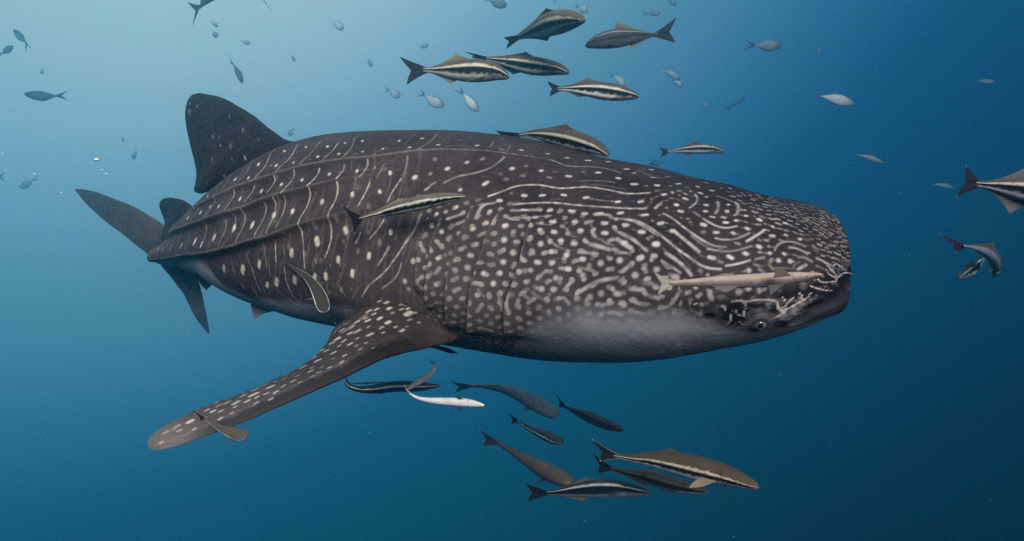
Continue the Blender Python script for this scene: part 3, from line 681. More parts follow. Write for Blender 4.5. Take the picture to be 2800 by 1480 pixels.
def build_shark_fins(root, rl, sk):
    D0 = np.array([.030, .024, .027]); PALE = np.array([.62, .53, .45])
    def fin(name, lead, trail, thick, na=160, nb=70, spots=(), lines=(), base=D0, tipcol=None, wave=0, flip=False, shade=None, label=None, fill=None, ragged=.0008):
        rr_ = np.random.default_rng(na); lead = resample(lead, 90); trail = resample(trail, 90)
        for e_ in (lead, trail):
            j_ = np.convolve(rr_.normal(0, 1, 90+4), [.25, .5, .5, .5, .25], 'valid')*np.sin(np.linspace(0, math.pi, 90)); e_ += j_[:, None]*ragged*np.array([.6, 0, 1.0])
        ring, A, B, up, lo = fin_points(lead, trail, na, nb, thick, wave)
        use = up if ((-up.mean((0, 1)))*(up.mean((0, 1))-lo.mean((0, 1)))).sum() > 0 else lo
        fs = Skin(use); 
        for x, y, rx, ry, v, ang in spots: fs.spot(x, y, rx, ry, v, ang)
        if fill: fill_marks(fs, *fill, [fs.P[q] for q in [fs.locate(a_[0], a_[1]) for a_ in spots] if q is not None])
        for pts, r, v in lines:
            fs.stroke(fs.path(pts, 8), r/FPX*3, v, .5, wob=.2)
        I = np.zeros(ring.shape[:2]); m = up.shape[1]
        if use is up: I[:, :m] = fs.I
        else: I[:, 0] = fs.I[:, 0]; I[:, m-1] = fs.I[:, -1]; I[:, m:] = fs.I[:, -2:0:-1]
        mo = vnoise(ring.shape[:2], 9, 5)[..., None]*.4+vnoise(ring.shape[:2], 3, 6)[..., None]*.2
        c = np.asarray(base)*(.75+mo)
        if tipcol is not None:
            w = smooth(A, .8, 1.0)[..., None]; c = c*(1-w)+np.array(tipcol)*w
        if shade is not None: c = shade(c, A, B)
        c = c*(1-I[..., None])+PALE*I[..., None]
        part(name, mesh_from_grid(name, ring-rl, c, MAT_SHARK, cap0=True, cap1=True), root, label=label)
    # first dorsal
    md = lambda pts, s=0: np.array([at(x, y, midplane(x, y)+s) for x, y in pts])
    def dv(pts, base_x0, base_x1):          # keep the blade upright on the back: distance follows the root below it
        return np.array([at(x, y, midplane(bx, 0)) for (x, y, bx) in pts])
    L1 = dv([(880,440,840),(850,402,822),(815,390,800),(785,384,780),(761,370,760),(735,350,735),(706,326,712),(652,291,672),(609,268,648),(565,258,624),(538,256,612),(522,262,608),(513,275,606)], 0, 0)
    T1 = dv([(640,560,600),(600,528,598),(572,524,590),(548,530,585),(531,522,583),(534,500,585),(537,478,587),(533,448,589),(526,420,590),(516,380,594),(509,345,598),(506,310,602),(508,290,605)], 0, 0)
    spots = [(cr(OA, x, y)[0], cr(OA, x, y)[1], r*Z_*.5, r*Z_, v, .1) for x, y, r, v in [(670,15,22,.35),(850,110,34,.22),(665,245,32,.18),(745,105,16,.6),(860,235,18,.35),(785,410,22,.4),(1130,40,22,.25),(995,228,25,.9),(735,20,14,.3),(930,150,20,.15)]]
    spots += [(cr((0,0), x, y)[0], cr((0,0), x, y)[1], r*Z_*.5, r*Z_, v, 0) for x, y, r, v in [(1985,1070,18,.5),(1905,1130,36,.22),(2310,1175,22,.25),(2440,1310,30,.3),(1910,1040,16,.25)]]
    fin('first_dorsal_fin', L1, T1, .055, 200, 120, spots, base=(.028, .024, .032))
    # second dorsal
    L2 = dv([(560,590,540),(535,572,520),(503,549,503),(475,542,490),(456,541,480),(444,545,474),(437,553,470)], 0, 0)
    T2 = dv([(450,668,470),(440,650,466),(446,628,464),(450,609,464),(446,593,464),(438,573,466),(435,562,468)], 0, 0)
    fin('second_dorsal_fin', L2, T2, .03, 80, 50, base=(.03, .027, .036))
    # tail fin, two lobes
    up_l = polyat([(500,668,5.9),(458,632,6.0),(446,615,6.1),(408,590,6.2),(367,566,6.35),(312,544,6.55),(258,524,6.8),(231,518,6.9),(206,517,7.0)])
    up_t = polyat([(470,716,6.0),(418,707,6.15),(398,690,6.2),(380,677,6.25),(340,644,6.4),(293,609,6.6),(258,579,6.75),(231,552,6.9),(205,520,7.0)])
    fin('caudal_fin_upper_lobe', up_l, up_t, .035, 140, 60, base=(.055, .050, .055))
    lo_l = polyat([(500,710,5.95),(512,728,6.0),(532,748,6.05),(543,770,6.1),(549,791,6.15),(556,820,6.2),(562,850,6.2),(570,890,6.25),(573,915,6.3)])
    lo_t = polyat([(432,700,6.1),(440,725,6.1),(462,752,6.15),(482,778,6.2),(500,802,6.2),(516,832,6.25),(534,868,6.25),(556,897,6.3),(571,915,6.3)])
    fin('caudal_fin_lower_lobe', lo_l, lo_t, .03, 120, 50, base=(.065, .062, .07))
    # anal and pelvic fins
    fin('anal_fin', polyat([(560,735,5.2),(575,752,5.2),(586,768,5.2),(584,775,5.2)]), polyat([(520,735,5.25),(536,755,5.25),(550,780,5.25),(564,794,5.22)]), .02, 40, 30, base=(.06, .06, .07))
    fin('pelvic_fin', polyat([(770,845,3.85),(745,852,3.85),(722,857,3.85),(706,866,3.85),(698,873,3.85)]), polyat([(690,800,3.9),(685,821,3.9),(687,840,3.9),(691,858,3.88),(695,872,3.86)]), .02, 60, 40, base=(.14, .14, .15))
    # pectoral fin: leading edge low and near, trailing edge higher and farther
    lead = polyat([(1330,900,3.0),(1262,925,2.86),(1215,940,2.74),(1165,950,2.66),(1110,962,2.58),(1060,977,2.52),(980,1011,2.46),(900,1048,2.40),(760,1111,2.32),(640,1163,2.26),(560,1193,2.22),(500,1214,2.18),(455,1227,2.15),(425,1230,2.13),(408,1226,2.12)])
    trail = polyat([(1150,740,3.05),(1110,782,2.96),(1062,806,2.88),(1015,836,2.80),(962,878,2.74),(920,905,2.72),(880,955,2.68),(850,983,2.64),(760,1033,2.56),(640,1083,2.44),(560,1111,2.36),(500,1138,2.28),(450,1164,2.22),(415,1190,2.17),(402,1210,2.14)])
    FS = [(2085,565,30,1),(2165,605,34,.9),(2310,610,36,1),(2050,655,34,.8),(2075,710,36,.9),(1950,720,32,.8),(1975,640,30,.6),(1870,740,40,.6),(2270,765,55,.9),(2065,850,40,.9),
          (1980,815,34,.8),(1860,835,38,.8),(1755,845,34,.8),(1835,810,30,.6),(1925,770,30,.6),(2110,760,26,.4),(1880,975,48,.7),(1680,965,36,.8),(1755,940,50,.5),(1680,1070,38,.8),(1620,1040,36,.7),
          (1515,1160,36,.6),(1440,1140,40,.5),(1550,1020,44,.6),(1370,1150,44,.5),(1360,1235,48,.6),(1320,1210,40,.5),(1210,1300,44,.7),(1160,1290,40,.4),(1600,930,40,.5),(1500,1060,44,.5),(2280,510,28,.5),
          (2160,530,20,.5),(2430,540,20,.5),(1700,900,40,.45),(1300,1180,40,.4),(1240,1230,40,.4)]
    GS = [(2300,95,34,.7),(2250,240,36,.6),(2130,215,36,.5),(2050,290,40,.6),(2095,315,45,.6),(1940,385,42,.6),(1780,455,38,.5),(1750,500,30,.3),(1620,580,50,.7),(1560,560,36,.35),(1450,660,60,.7),
          (1340,670,40,.4),(1270,740,50,.6),(1040,825,36,.8),(980,815,34,.5),(1120,825,36,.4),(810,930,45,.7),(680,980,40,.3),(700,1020,34,.3),(560,1040,40,.25),(1180,740,40,.4),(1880,390,40,.3),(1460,610,50,.4),(1100,770,40,.3),(640,1010,30,.2)]
    sp = [(*cr(OF, x, y), r*Z_, r*Z_*(.52 if x > 1950 and y < 900 else .38), v, .5) for x, y, r, v in FS]+[(*cr(OG, x, y), r*Z_*1.1, r*Z_*.38, min(1, v*1.35), .45) for x, y, r, v in GS]
    ln = [([cr(OF, *p) for p in [(2190,660),(2240,690),(2310,700),(2380,670),(2430,630)]], 11*Z_, .55), ([cr(OF, *p) for p in [(1600,960),(1750,850),(1850,770)]], 4, .25)]
    def shade(c, A, B):
        # bare leading edge with its underside shadow put into the colour, paler towards tip
        nz = vnoise(A.shape, 3, 77)*.5+vnoise(A.shape, 9, 78)*.5
        e = (1-smooth(B+(nz-.5)*.16, .15, .24))*smooth(A, .20, .40)*.9
        lt = np.exp(-((B+(nz-.5)*.08-.25)/.02)**2)*smooth(A, .40, .55)*.18
        c = c*(1-.75*e[..., None])
        g = smooth(A, .30, .85)[..., None]
        c = c*(1-g)+(c*1.3+np.array([.026, .023, .024]))*g
        w = smooth(A, .84, .97)[..., None]; c = c*(1-w)+np.array([.15, .125, .115])*w
        return c+lt[..., None]*np.array([.25, .2, .22])
    fin('pectoral_fin', lead, trail, .05, 460, 130, sp, ln, base=(.046, .033, .032), shade=shade, ragged=.0018, fill=([(1165,770),(1205,850),(1110,905),(980,975),(770,1080),(570,1158),(450,1212),(410,1205),(540,1110),(760,1025),(900,940),(1060,790)], 2000, .033, .0032, .0056, -.5, 1.2, (.3, .75)))
    # free rear corner of the pectoral fin
    fin('pectoral_fin_rear_tip', polyat([(1020,850,2.86),(960,880,2.80),(925,900,2.76),(905,925,2.72),(898,938,2.70)]), polyat([(1000,835,2.95),(955,866,2.9),(922,890,2.85),(905,910,2.78),(897,935,2.72)]), .008, 60, 30,
        lines=[([(903,930),(920,903),(950,878)], 1.2, .45), ([(908,932),(928,908),(960,882)], 1.1, .4), ([(914,934),(935,912),(970,886)], 1.1, .35), ([(900,920),(916,895),(940,872)], 1.1, .35)], base=(.062, .052, .045))
# ------------------------------------------------------------------ bony fish
# half height and half width along the body, snout (0) to tail base (1)
PROF = {
 'cobia': dict(t=[0,.02,.06,.13,.25,.42,.6,.78,.9,1], h=[.06,.24,.42,.64,.88,1,.84,.50,.27,.21], w=[.10,.34,.55,.78,.92,.95,.72,.38,.16,.09], c=[-.12,-.08,-.04,0,0,0,0,0,0,0]+[]),
 'remora': dict(t=[0,.02,.07,.15,.3,.45,.6,.8,.92,1], h=[.10,.34,.58,.80,1,.98,.84,.52,.32,.26], w=[.20,.55,.85,1,1,.9,.7,.38,.2,.12], c=[0]*10),
 'slim': dict(t=[0,.02,.07,.15,.25,.45,.65,.85,.95,1], h=[.05,.22,.42,.75,.95,1,.86,.56,.42,.34], w=[.1,.3,.55,.85,1,.95,.75,.4,.25,.16], c=[0]*10),
 'flat': dict(t=[0,.02,.07,.15,.3,.45,.6,.8,.92,1], h=[.10,.34,.58,.80,.95,.85,.65,.40,.27,.24], w=[.25,.60,.88,1,.93,.74,.53,.30,.18,.12], c=[0]*10),
 'jack': dict(t=[0,.04,.14,.28,.45,.58,.74,.89,.97,1], h=[.05,.28,.62,.88,1,.92,.62,.25,.11,.09], w=[.05,.28,.60,.88,1,.9,.55,.22,.12,.10], c=[0]*10),
}
def lerp(a, b, w): return a*(1-w)+b*w
def col_cobia(t, ph, nz, o):
    """ph 0 on the back .. pi on the belly"""
    back = np.array(o.get('back', (.115, .088, .062))); white = np.array(o.get('line', (.70, .62, .48))); dark = np.array(o.get('dark', (.007, .005, .006)))
    low = np.array(o.get('low', (.52, .52, .52))); bel = np.array(o.get('belly', (.17, .155, .16)))
    d = math.pi/180; j = nz*7*d
    a = o.get('bands', (52, 66, 100, 122))
    pinch = np.interp(t, [0, .12, .3, 1], [1.0, .7, .0, .0])*8*d
    c = np.broadcast_to(back, ph.shape+(3,)).copy()
    def band(c, new, e, s=2.5*d):
        w = smooth(ph+j, e-s, e+s)[..., None]; return lerp(c, np.array(new), w)
    c = band(c, white, a[0]*d+pinch)
    c = band(c, dark, a[1]*d, 2*d)
    c = band(c, low, a[2]*d)
    c = band(c, bel, a[3]*d, 6*d)
    # the pale lower stripe dies out towards the head; the crown darkens
    hd = smooth(t, .38, .22)[..., None] if False else (1-smooth(t, .20, .36))[..., None]
    w2 = (smooth(ph, (a[2]-4)*d, (a[2]+6)*d)[..., None])*hd; c = lerp(c, bel*.9, w2)
    return c
def col_grey(t, ph, nz, o):
    top = np.array(o.get('back', (.10, .09, .10))); bot = np.array(o.get('belly', (.22, .22, .25)))
    w = smooth(ph+nz*.3, .9, 2.0)[..., None]; return lerp(np.broadcast_to(top, ph.shape+(3,)), bot, w)
def col_jack(t, ph, nz, o):
    top = np.array(o.get('back', (.12, .16, .20))); bot = np.array(o.get('side', (.60, .66, .66)))
    w = smooth(ph+nz*.35, .35, 1.1)[..., None]; c = lerp(np.broadcast_to(top, ph.shape+(3,)), bot, w)
    h = (1-smooth(t, .05, .42))[..., None]; return c*(1-.60*h)
def col_plain(t, ph, nz, o):
    return np.broadcast_to(np.array(o['back']), ph.shape+(3,))*(1+.12*nz[..., None])
COLF = dict(cobia=col_cobia, grey=col_grey, jack=col_jack, plain=col_plain)

def fish(name, label, cat, sp, d, H, W, roll=0, tail=None, prof='cobia', colour='cobia', o=None, group=None, fins=True, eyes=True, nt=70, nr=40, taild=None, seed=1, dors=(.36, .97, .50, .75), anal=(.52, .97, .62, .6), pect=1.0, tailcol=None, only_body=False, extra=()):
    """sp: picture positions snout -> tail base; d: distance (or pair); H, W: half height / half width in picture units"""
    o = o or {}
    d0, d1 = d if isinstance(d, (tuple, list)) else (d, d)
    n = len(sp)
    Q = np.array(sp, float); s = arclen(Q); s /= s[-1]
    P3 = np.array([at(x, y, d0+(d1-d0)*k) for (x, y), k in zip(Q, s)])
    L = arclen(P3)
    pr = PROF[prof]
    t = np.linspace(0, 1, nt); t = t**1.25
    C = crom(L, P3, t*L[-1])
    T = unit(np.gradient(C, axis=0)); v = unit(C)      # v: away from the camera
    T = unit(np.array([np.convolve(np.pad(T[:, k], 4, mode='edge'), np.ones(9)/9, 'valid') for k in range(3)]).T)
    N = unit(-v-T*((-v*T).sum(-1, keepdims=True)))     # towards the viewer
    Uz = np.cross(T, N); Uz = unit(Uz*np.where(Uz[:, 2:3] < 0, -1, 1))
    r = math.radians(roll) if not isinstance(roll, (list, tuple)) else np.radians(np.interp(t, [0, 1], roll))[:, None]
    U = np.cos(r)*Uz+np.sin(r)*N; S = np.cross(T, U); S = unit(S); S = S*np.where((S*N).sum(-1, keepdims=True) < -1e-6, -1, 1)
    if roll == 90 or roll == -90: S = unit(np.cross(U, T))
    dd = (d0+(d1-d0)*t)
    hm, wm = H*dd/FPX, W*dd/FPX
    h = crom(pr['t'], pr['h'], t)*hm; w = crom(pr['t'], pr['w'], t)*wm
    e0 = np.sqrt(np.clip(t/.015, 0.02, 1)); h, w = h*e0, w*e0
    ph = np.linspace(0, 2*math.pi, nr, endpoint=False)
    off = crom(pr['t'], pr['c'], t)*hm
    ex = .92
    R = C[:, None]+U[:, None]*((np.sign(np.cos(ph))*np.abs(np.cos(ph))**ex)[None]*h[:, None]+off[:, None])[..., None]+S[:, None]*((np.sign(np.sin(ph))*np.abs(np.sin(ph))**ex)[None]*w[:, None])[..., None]
    pf = np.minimum(ph, 2*math.pi-ph)
    nz = vnoise((nt, nr), 2.0, seed)-.5
    colr = COLF[colour](t[:, None]*np.ones(nr)[None], pf[None]*np.ones(nt)[:, None], nz, o)
    colr = colr*(1+.15*(vnoise((nt, nr), 5, seed+9)-.5)[..., None])
    if colour != 'jack':
        tt_ = t[:, None]; pp = pf[None]
        g = np.exp(-((tt_-(.205+.02*np.cos(pp*1.3)))/.007)**2)*smooth(pp, .55, .9)*(1-smooth(pp, 2.5, 2.9))
        m_ = np.exp(-((pp-1.75-.35*(tt_/.07))/.10)**2)*(1-smooth(tt_, .05, .075))
        colr = colr*(1-.55*np.clip(g+m_, 0, 1)[..., None])
    loc = C[nt//2]
    if only_body:
        me = mesh_from_grid(name, R-loc, colr, MAT_FISH, cap0=True, cap1=True)
        ob = part(name, me, None); ob.location = loc; ob['label'] = label; ob['category'] = cat
        if group: ob['group'] = group
        root = ob
    else:
        root = empty(name, loc, label, cat, group)
        part('body', mesh_from_grid(name+'_body', R-loc, colr, MAT_FISH, cap0=True, cap1=True), root)
    def blade(nm, lead, trail, th, cf, na=24, nb=14):
        ring, A, B, _, _ = fin_points(lead, trail, na, nb, th)
        c = cf(A, B); c = c*np.ones(ring.shape[:2]+(3,))
        return part(nm, mesh_from_grid(nm, ring-loc, c, MAT_FIN, cap0=True, cap1=True), root)
    def bz(a, b, c, n=12):
        k = np.linspace(0, 1, n)[:, None]; return (1-k)**2*a+2*k*(1-k)*b+k*k*c
    fk = np.array(o.get('fin', (.10, .078, .055))); tc = np.array(tailcol or o.get('tail', (.018, .014, .018)))
    tipc = np.array(o.get('tip', (.35, .32, .28)))
    def tcol(A, B):
        edge = smooth(A, .86, .98)*o.get('tipw', .6); m = (smooth(1-B, .93, .99)+0*A)*o.get('rimw', 0)
        k = np.clip(np.maximum(edge, m), 0, 1)[..., None]; root_w = (1-smooth(A, .0, .25))[..., None]*.5
        ray = (.9+.2*np.sin(B*60))[..., None]
        return lerp(lerp(tc*ray, tipc, k), (colr[-2].mean(0)), root_w*.4)
    if tail is not None:
        tl = tail; td = taild or (d1, d1); mid = C[-1]; bt, bb = C[-1]+U[-1]*h[-1], C[-1]-U[-1]*h[-1]
        back = C[-5] if nt > 12 else C[-2]
        tips = [at(tl[0][0], tl[0][1], td[0]), at(tl[1][0], tl[1][1], td[1])]
        fork = mid+(.5*(tips[0]+tips[1])-mid)*o.get('forkx', .60)
        hb = h[-1]
        Ls = [np.linalg.norm(tp-mid) for tp in tips]
        rings = []
        for q, (tp, b0) in enumerate(zip(tips, (bt, bb))):
            sgn = 1 if q == 0 else -1
            lead = bz(back+U[-1]*sgn*hb*.8, b0+(tp-b0)*.40, tp)
            tm = mid-U[-1]*sgn*hb*.3-(mid-back)*.3
            k_ = np.linspace(0, 1, 5)[:, None]; trail = np.vstack([tm+(fork-tm)*k_[:4], bz(fork, fork+(tp-fork)*.5+(tp-b0)*.10, tp, 10)])
            rings.append(fin_points(lead, trail, 26, 16, max(hb*.22, .001)))
        vs = []; cs = []
        me = None
        allp = [x[0] for x in rings]
        # join the two lobes in one mesh
        import bmesh
        m1 = mesh_from_grid('caudal_fin', allp[0]-loc, tcol(rings[0][1], rings[0][2])*np.ones(allp[0].shape), MAT_FIN, cap0=True, cap1=True)
        m2 = mesh_from_grid('caudal_fin', allp[1]-loc, tcol(rings[1][1], rings[1][2])*np.ones(allp[1].shape), MAT_FIN, cap0=True, cap1=True)
        bm = bmesh.new(); bm.from_mesh(m1); bm.from_mesh(m2); bm.to_mesh(m1); bm.free(); bpy.data.meshes.remove(m2)
        part('caudal_fin', m1, root)
    for nm, lead, trail, dd_, cc in extra:
        blade(nm, polyat(lead, *dd_), polyat(trail, *dd_), max(hm[0]*.04, .001), (lambda A, B, cc=cc: np.array(cc)*(.85+.3*A[..., None])*np.ones(A.shape+(3,))))
    if fins:
        def on(tt, s):
            k = np.interp(tt, t, np.arange(nt)); i = int(k); f = k-i; i2 = min(i+1, nt-1)
            c = C[i]*(1-f)+C[i2]*f; hh = h[i]*(1-f)+h[i2]*f; return c+U[i]*s*hh*.86, U[i], hh, S[i], T[i], w[i], c
        finc = lambda A, B: lerp(fk, fk*1.9+.03, smooth(A, .2, 1)[..., None]*o.get('finlight', .7))
        if dors:
            t0, t1, ta, hh_ = dors
            a, _, _, *_ = on(t0, 1); b = on(t1, 1)[0]; m = on(ta, 1); mm = on((ta+t1)/2, 1); ap = m[0]+m[1]*hm[0]*hh_+(m[4]*hm[0]*.25)
            lead = bz(a, lerp(a, m[0], .75)+m[1]*hm[0]*hh_*.45, ap); trail = bz(b, mm[0]+mm[1]*hm[0]*hh_*.02, ap)
            blade('dorsal_fin', lead, trail, hm[0]*.05, finc, 30, 26)
        if anal:
            t0, t1, ta, hh_ = anal
            a = on(t0, -1)[0]; b = on(t1, -1)[0]; m = on(ta, -1); mm = on((ta+t1)/2, -1); ap = m[0]-m[1]*hm[0]*hh_+(m[4]*hm[0]*.2)
            lead = bz(a, lerp(a, m[0], .7)-m[1]*hm[0]*hh_*.5, ap); trail = bz(b, mm[0]-mm[1]*hm[0]*hh_*.04, ap)
            blade('anal_fin', lead, trail, hm[0]*.05, finc, 26, 22)
        if pect:
            for sg in (1, -1):
                a, u_, hh, s_, t_, ww, c = on(.24, 1); b, _, _, _, _, w2, c2 = on(.31, 1)
                ra = c-u_*hh*.38+s_*sg*ww*.86; rb = c2-u_*hh*.62+s_*sg*w2*.80
                tip = c+s_*sg*(ww+wm[0]*.75*pect)+t_*hm[0]*1.9*pect-u_*hm[0]*.95*pect
                fc = o.get('pect'); fcol = (lambda A, B: np.array(fc)*np.ones(A.shape+(3,))) if fc else finc
                blade('pectoral_fin', bz(ra, lerp(ra, tip, .5)+u_*hm[0]*.08, tip), bz(rb, lerp(rb, tip, .4)-u_*hm[0]*.15, tip), hm[0]*.04, fcol, 22, 14)
    if eyes:
        i = int(np.searchsorted(t, o.get('eye', .085)))
        for sg in (1, -1):
            q = ph[int(nr*.25)] if sg > 0 else ph[int(nr*.75)]
            cpt = C[i]+U[i]*(h[i]*.12+off[i])+S[i]*sg*w[i]*.93
            eye_ball('eye', cpt, S[i]*sg, max(hm[0]*.095, .0012), root, loc, iris=(.07, .06, .05), pr=.9)
    return root

G_TOP = 'cobias swimming above the shark'
G_LOW = 'cobias swimming below the shark'
G_NEAR = 'cobias swimming close along the shark'
FB = dict(back=(.13, .098, .07))
def school():
    C_ = 'cobia'
    # above the shark
    fish('cobia', 'plump cobia turned towards the viewer with drooping tail, highest of the cobias', C_, [(1597,52),(1572,54),(1540,58),(1505,66),(1470,80),(1435,95),(1410,105)], (3.9,4.6), 33, 26, 14, [(1377,102),(1384,135)], o=dict(FB, low=(.62,.66,.62), bands=(50,64,98,126)), group=G_TOP, taild=(4.6,4.63), dors=(.30,.97,.42,.50), seed=3)
    fish('cobia', 'dull grey cobia facing left with a wide forked tail, near the top edge', C_, [(1599,124),(1625,117),(1665,108),(1700,104),(1740,99),(1775,96),(1800,96)], 4.6, 25, 18, 0, [(1850,46),(1847,118)], o=dict(back=(.085,.07,.07), line=(.30,.27,.25), dark=(.028,.024,.03), low=(.07,.065,.075), belly=(.075,.07,.085), bands=(40,50,92,112), fin=(.20,.17,.13), tail=(.035,.026,.033), tipw=.1, fork=.38), group=G_TOP, dors=(.42,.97,.43,.9), anal=(.62,.97,.60,.6), seed=4)
    fish('cobia', 'striped cobia facing right with fully spread dark forked tail, leftmost of the upper cobias', C_, [(1394,210),(1365,200),(1320,194),(1257,194),(1210,193),(1180,192),(1157,191)], 4.2, 31, 23, 3, [(1093,155),(1112,233)], o=dict(back=(.105,.082,.068), low=(.46,.47,.44), fin=(.24,.20,.13), tipw=.15, fork=.34, tail=(.024,.02,.024)), group=G_TOP, dors=(.40,.97,.58,.72), anal=(.60,.97,.66,.5), seed=5)
    fish('cobia', 'striped cobia partly behind the cobia with the spread tail, its own tail held high', C_, [(1558,198),(1530,190),(1490,184),(1450,179),(1405,172),(1360,165),(1322,159)], (4.5,4.8), 25, 20, 12, [(1267,140),(1290,158)], o=dict(back=(.09,.075,.06), low=(.6,.58,.52), tipw=.3), group=G_TOP, dors=(.36,.97,.48,.55), seed=6)
    fish('cobia', 'cobia with two bold white stripes and a pale tipped tail, lowest of the upper cobias', C_, [(1749,263),(1715,258),(1672,252),(1630,247),(1590,244),(1555,243),(1524,243)], 4.5, 24, 18, 6, [(1496,221),(1502,266)], o=dict(back=(.10,.078,.062), line=(.78,.70,.56), low=(.78,.78,.72), fin=(.14,.11,.07), tail=(.03,.025,.025)), group=G_TOP, dors=(.40,.98,.62,.62), anal=(.60,.98,.72,.4), seed=7)
    fish('cobia', 'brown cobia with yellowish stripe skimming just over the back of the shark', C_, [(1668,424),(1635,406),(1590,390),(1540,377),(1490,369),(1450,367),(1412,371)], (3.0,3.3), 28, 22, 20, [(1354,357),(1362,396)], o=dict(back=(.085,.067,.055), line=(.60,.54,.42), low=(.50,.54,.58), belly=(.30,.32,.36), bands=(58,76,108,128)), group=G_NEAR, dors=(.34,.97,.46,.62), seed=8, pect=.7)
    fish('cobia', 'tan backed cobia with white and black stripes swimming in front of the gills', C_, [(1274,536),(1235,540),(1180,549),(1120,561),(1060,577),(1015,590),(978,599)], (2.45,2.72), 20, 17, 12, [(933,557),(970,642)], o=dict(back=(.15,.122,.100), line=(.80,.75,.66), low=(.42,.42,.50), belly=(.32,.33,.38), bands=(62,80,116,130), tip=(.55,.52,.5), tipw=.8, rimw=.3, fork=.3, fin=(.32,.24,.16)), group=G_NEAR, dors=(.36,.97,.56,.5), anal=(.5,.97,.62,.4), seed=9, pect=.5)
    fish('cobia', 'small distant cobia with dark stripes just beyond the back of the shark', C_, [(1983,416),(1960,410),(1925,407),(1890,408),(1855,411),(1825,415)], 6.8, 14, 10, 4, [(1803,402),(1805,433)], o=dict(back=(.10,.09,.08), line=(.5,.45,.36), low=(.45,.45,.45)), group=G_TOP, seed=10)
    fish('cobia', 'cobia with black and white stripes cut off by the right edge of the picture', C_, [(3010,575),(2960,558),(2900,542),(2840,527),(2780,517),(2720,509),(2662,503)], (2.9,3.1), 40, 28, 8, [(2641,450),(2613,541)], o=dict(back=(.10,.075,.07), line=(.66,.55,.46), low=(.34,.32,.42), fin=(.16,.15,.16), tip=(.5,.5,.42), fork=.28, belly=(.05,.05,.07)), group=G_NEAR, dors=(.34,.95,.60,.9), anal=(.50,.94,.62,1.1), seed=11)
    fish('cobia', 'cobia swimming away with a dark reddish tail turned to the viewer, near the right edge', C_, [(2716,756),(2723,738),(2722,718),(2712,700),(2692,685),(2664,676),(2636,672)], (5.2,4.0), 17, 18, 0, [(2566,639),(2614,694)], o=dict(back=(.07,.055,.07), line=(.12,.11,.14), dark=(.04,.035,.05), low=(.22,.23,.30), belly=(.24,.25,.33), tail=(.035,.016,.022), tipw=.5, tip=(.35,.3,.3), fork=.3, bands=(40,48,60,80)), group=G_NEAR, dors=(.30,.9,.55,.9), anal=None, seed=12, eyes=False)
    fish('cobia', 'cobia heading down with greenish white stripes, half hidden under the cobia with the reddish tail', C_, [(2620,758),(2634,749),(2650,738),(2668,725),(2682,714),(2694,705)], (4.6,5.3), 19, 17, 30, [(2710,690),(2716,706)], o=dict(back=(.03,.045,.05), line=(.40,.42,.34), low=(.44,.46,.40), belly=(.14,.17,.22), dark=(.01,.013,.02)), group=G_NEAR, dors=None, anal=None, seed=13)
    # over the flank and the fin, seen from above
    fish('remora', 'dark backed sucker fish with white outlines seen from above, against the belly of the shark', 'remora', [(888,855),(884,840),(876,815),(864,790),(848,768),(826,748),(806,735),(790,725)], (2.75,3.05), 10, 19, 84, [(762,697),(774,718)], prof='flat', o=dict(back=(.048,.040,.036), line=(.90,.86,.84), dark=(.015,.01,.01), low=(.02,.015,.015), belly=(.3,.3,.3), bands=(58,76,100,120), tail=(.06,.05,.045), rimw=.7, tip=(.6,.55,.5), fin=(.09,.08,.075)), group='remoras around the shark', dors=None, anal=None, pect=1.5, seed=14)
    fish('remora', 'brown sucker fish with a pale rim crossing the outer end of the long side fin', 'remora', [(676,1192),(662,1190),(638,1184),(612,1174),(590,1163),(572,1152),(557,1142)], (1.95,2.05), 13, 18, 66, [(521,1119),(549,1151)], prof='flat', o=dict(back=(.088,.070,.056), line=(.66,.60,.54), dark=(.015,.012,.012), low=(.02,.015,.015), bands=(70,84,108,125), tail=(.02,.015,.02), tip=(.4,.4,.38), tipw=.5), group='remoras around the shark', dors=None, anal=None, pect=1.2, seed=15)
    # below the shark
    fish('cobia', 'largest cobia of the lower group, brown backed with a cream side stripe', C_, [(2076,1330),(2040,1318),(1985,1300),(1920,1283),(1850,1267),(1780,1256),(1720,1252),(1676,1246)], (2.6,3.1), 34, 31, 34, [(1617,1199),(1640,1262)], o=dict(back=(.098,.070,.052), line=(.72,.62,.46), dark=(.014,.010,.010), low=(.40,.42,.55), belly=(.20,.20,.26), bands=(66,80,104,132), tip=(.65,.6,.55), tipw=.7, rimw=.55, fork=.25, pect=(.42,.33,.25)), group=G_LOW, dors=(.40,.97,.54,.55), anal=(.5,.97,.6,.2), seed=16, pect=0, nt=110, nr=56,
         extra=[('pectoral_fin', [(1958,1316),(1945,1322),(1915,1332),(1886,1334)], [(1916,1304),(1905,1312),(1893,1322),(1884,1332)], (2.5,2.5), (.34,.26,.19))])
    fish('cobia', 'dark cobia tucked directly under the largest lower cobia', C_, [(1939,1343),(1900,1338),(1850,1328),(1800,1314),(1750,1301),(1705,1291),(1660,1279)], (3.2,3.6), 21, 18, 18, [(1618,1236),(1636,1297)], o=dict(back=(.045,.038,.035), line=(.075,.07,.065), dark=(.010,.008,.010), low=(.05,.05,.06), belly=(.16,.20,.26), tail=(.012,.010,.012), tipw=.1, bands=(60,74,112,130)), group=G_LOW, dors=(.30,.97,.5,.35), seed=17)
    fish('cobia', 'black cobia with one grey white stripe, lowest fish in the water', C_, [(1781,1347),(1740,1343),(1690,1337),(1635,1336),(1580,1340),(1530,1346),(1484,1349)], (3.6,3.9), 24, 19, 10, [(1436,1320),(1441,1373)], o=dict(back=(.028,.03,.038), line=(.46,.47,.50), dark=(.007,.006,.010), low=(.012,.014,.02), belly=(.11,.15,.19), tail=(.012,.010,.014), tipw=.1), group=G_LOW, dors=(.34,.97,.55,.55), seed=18)
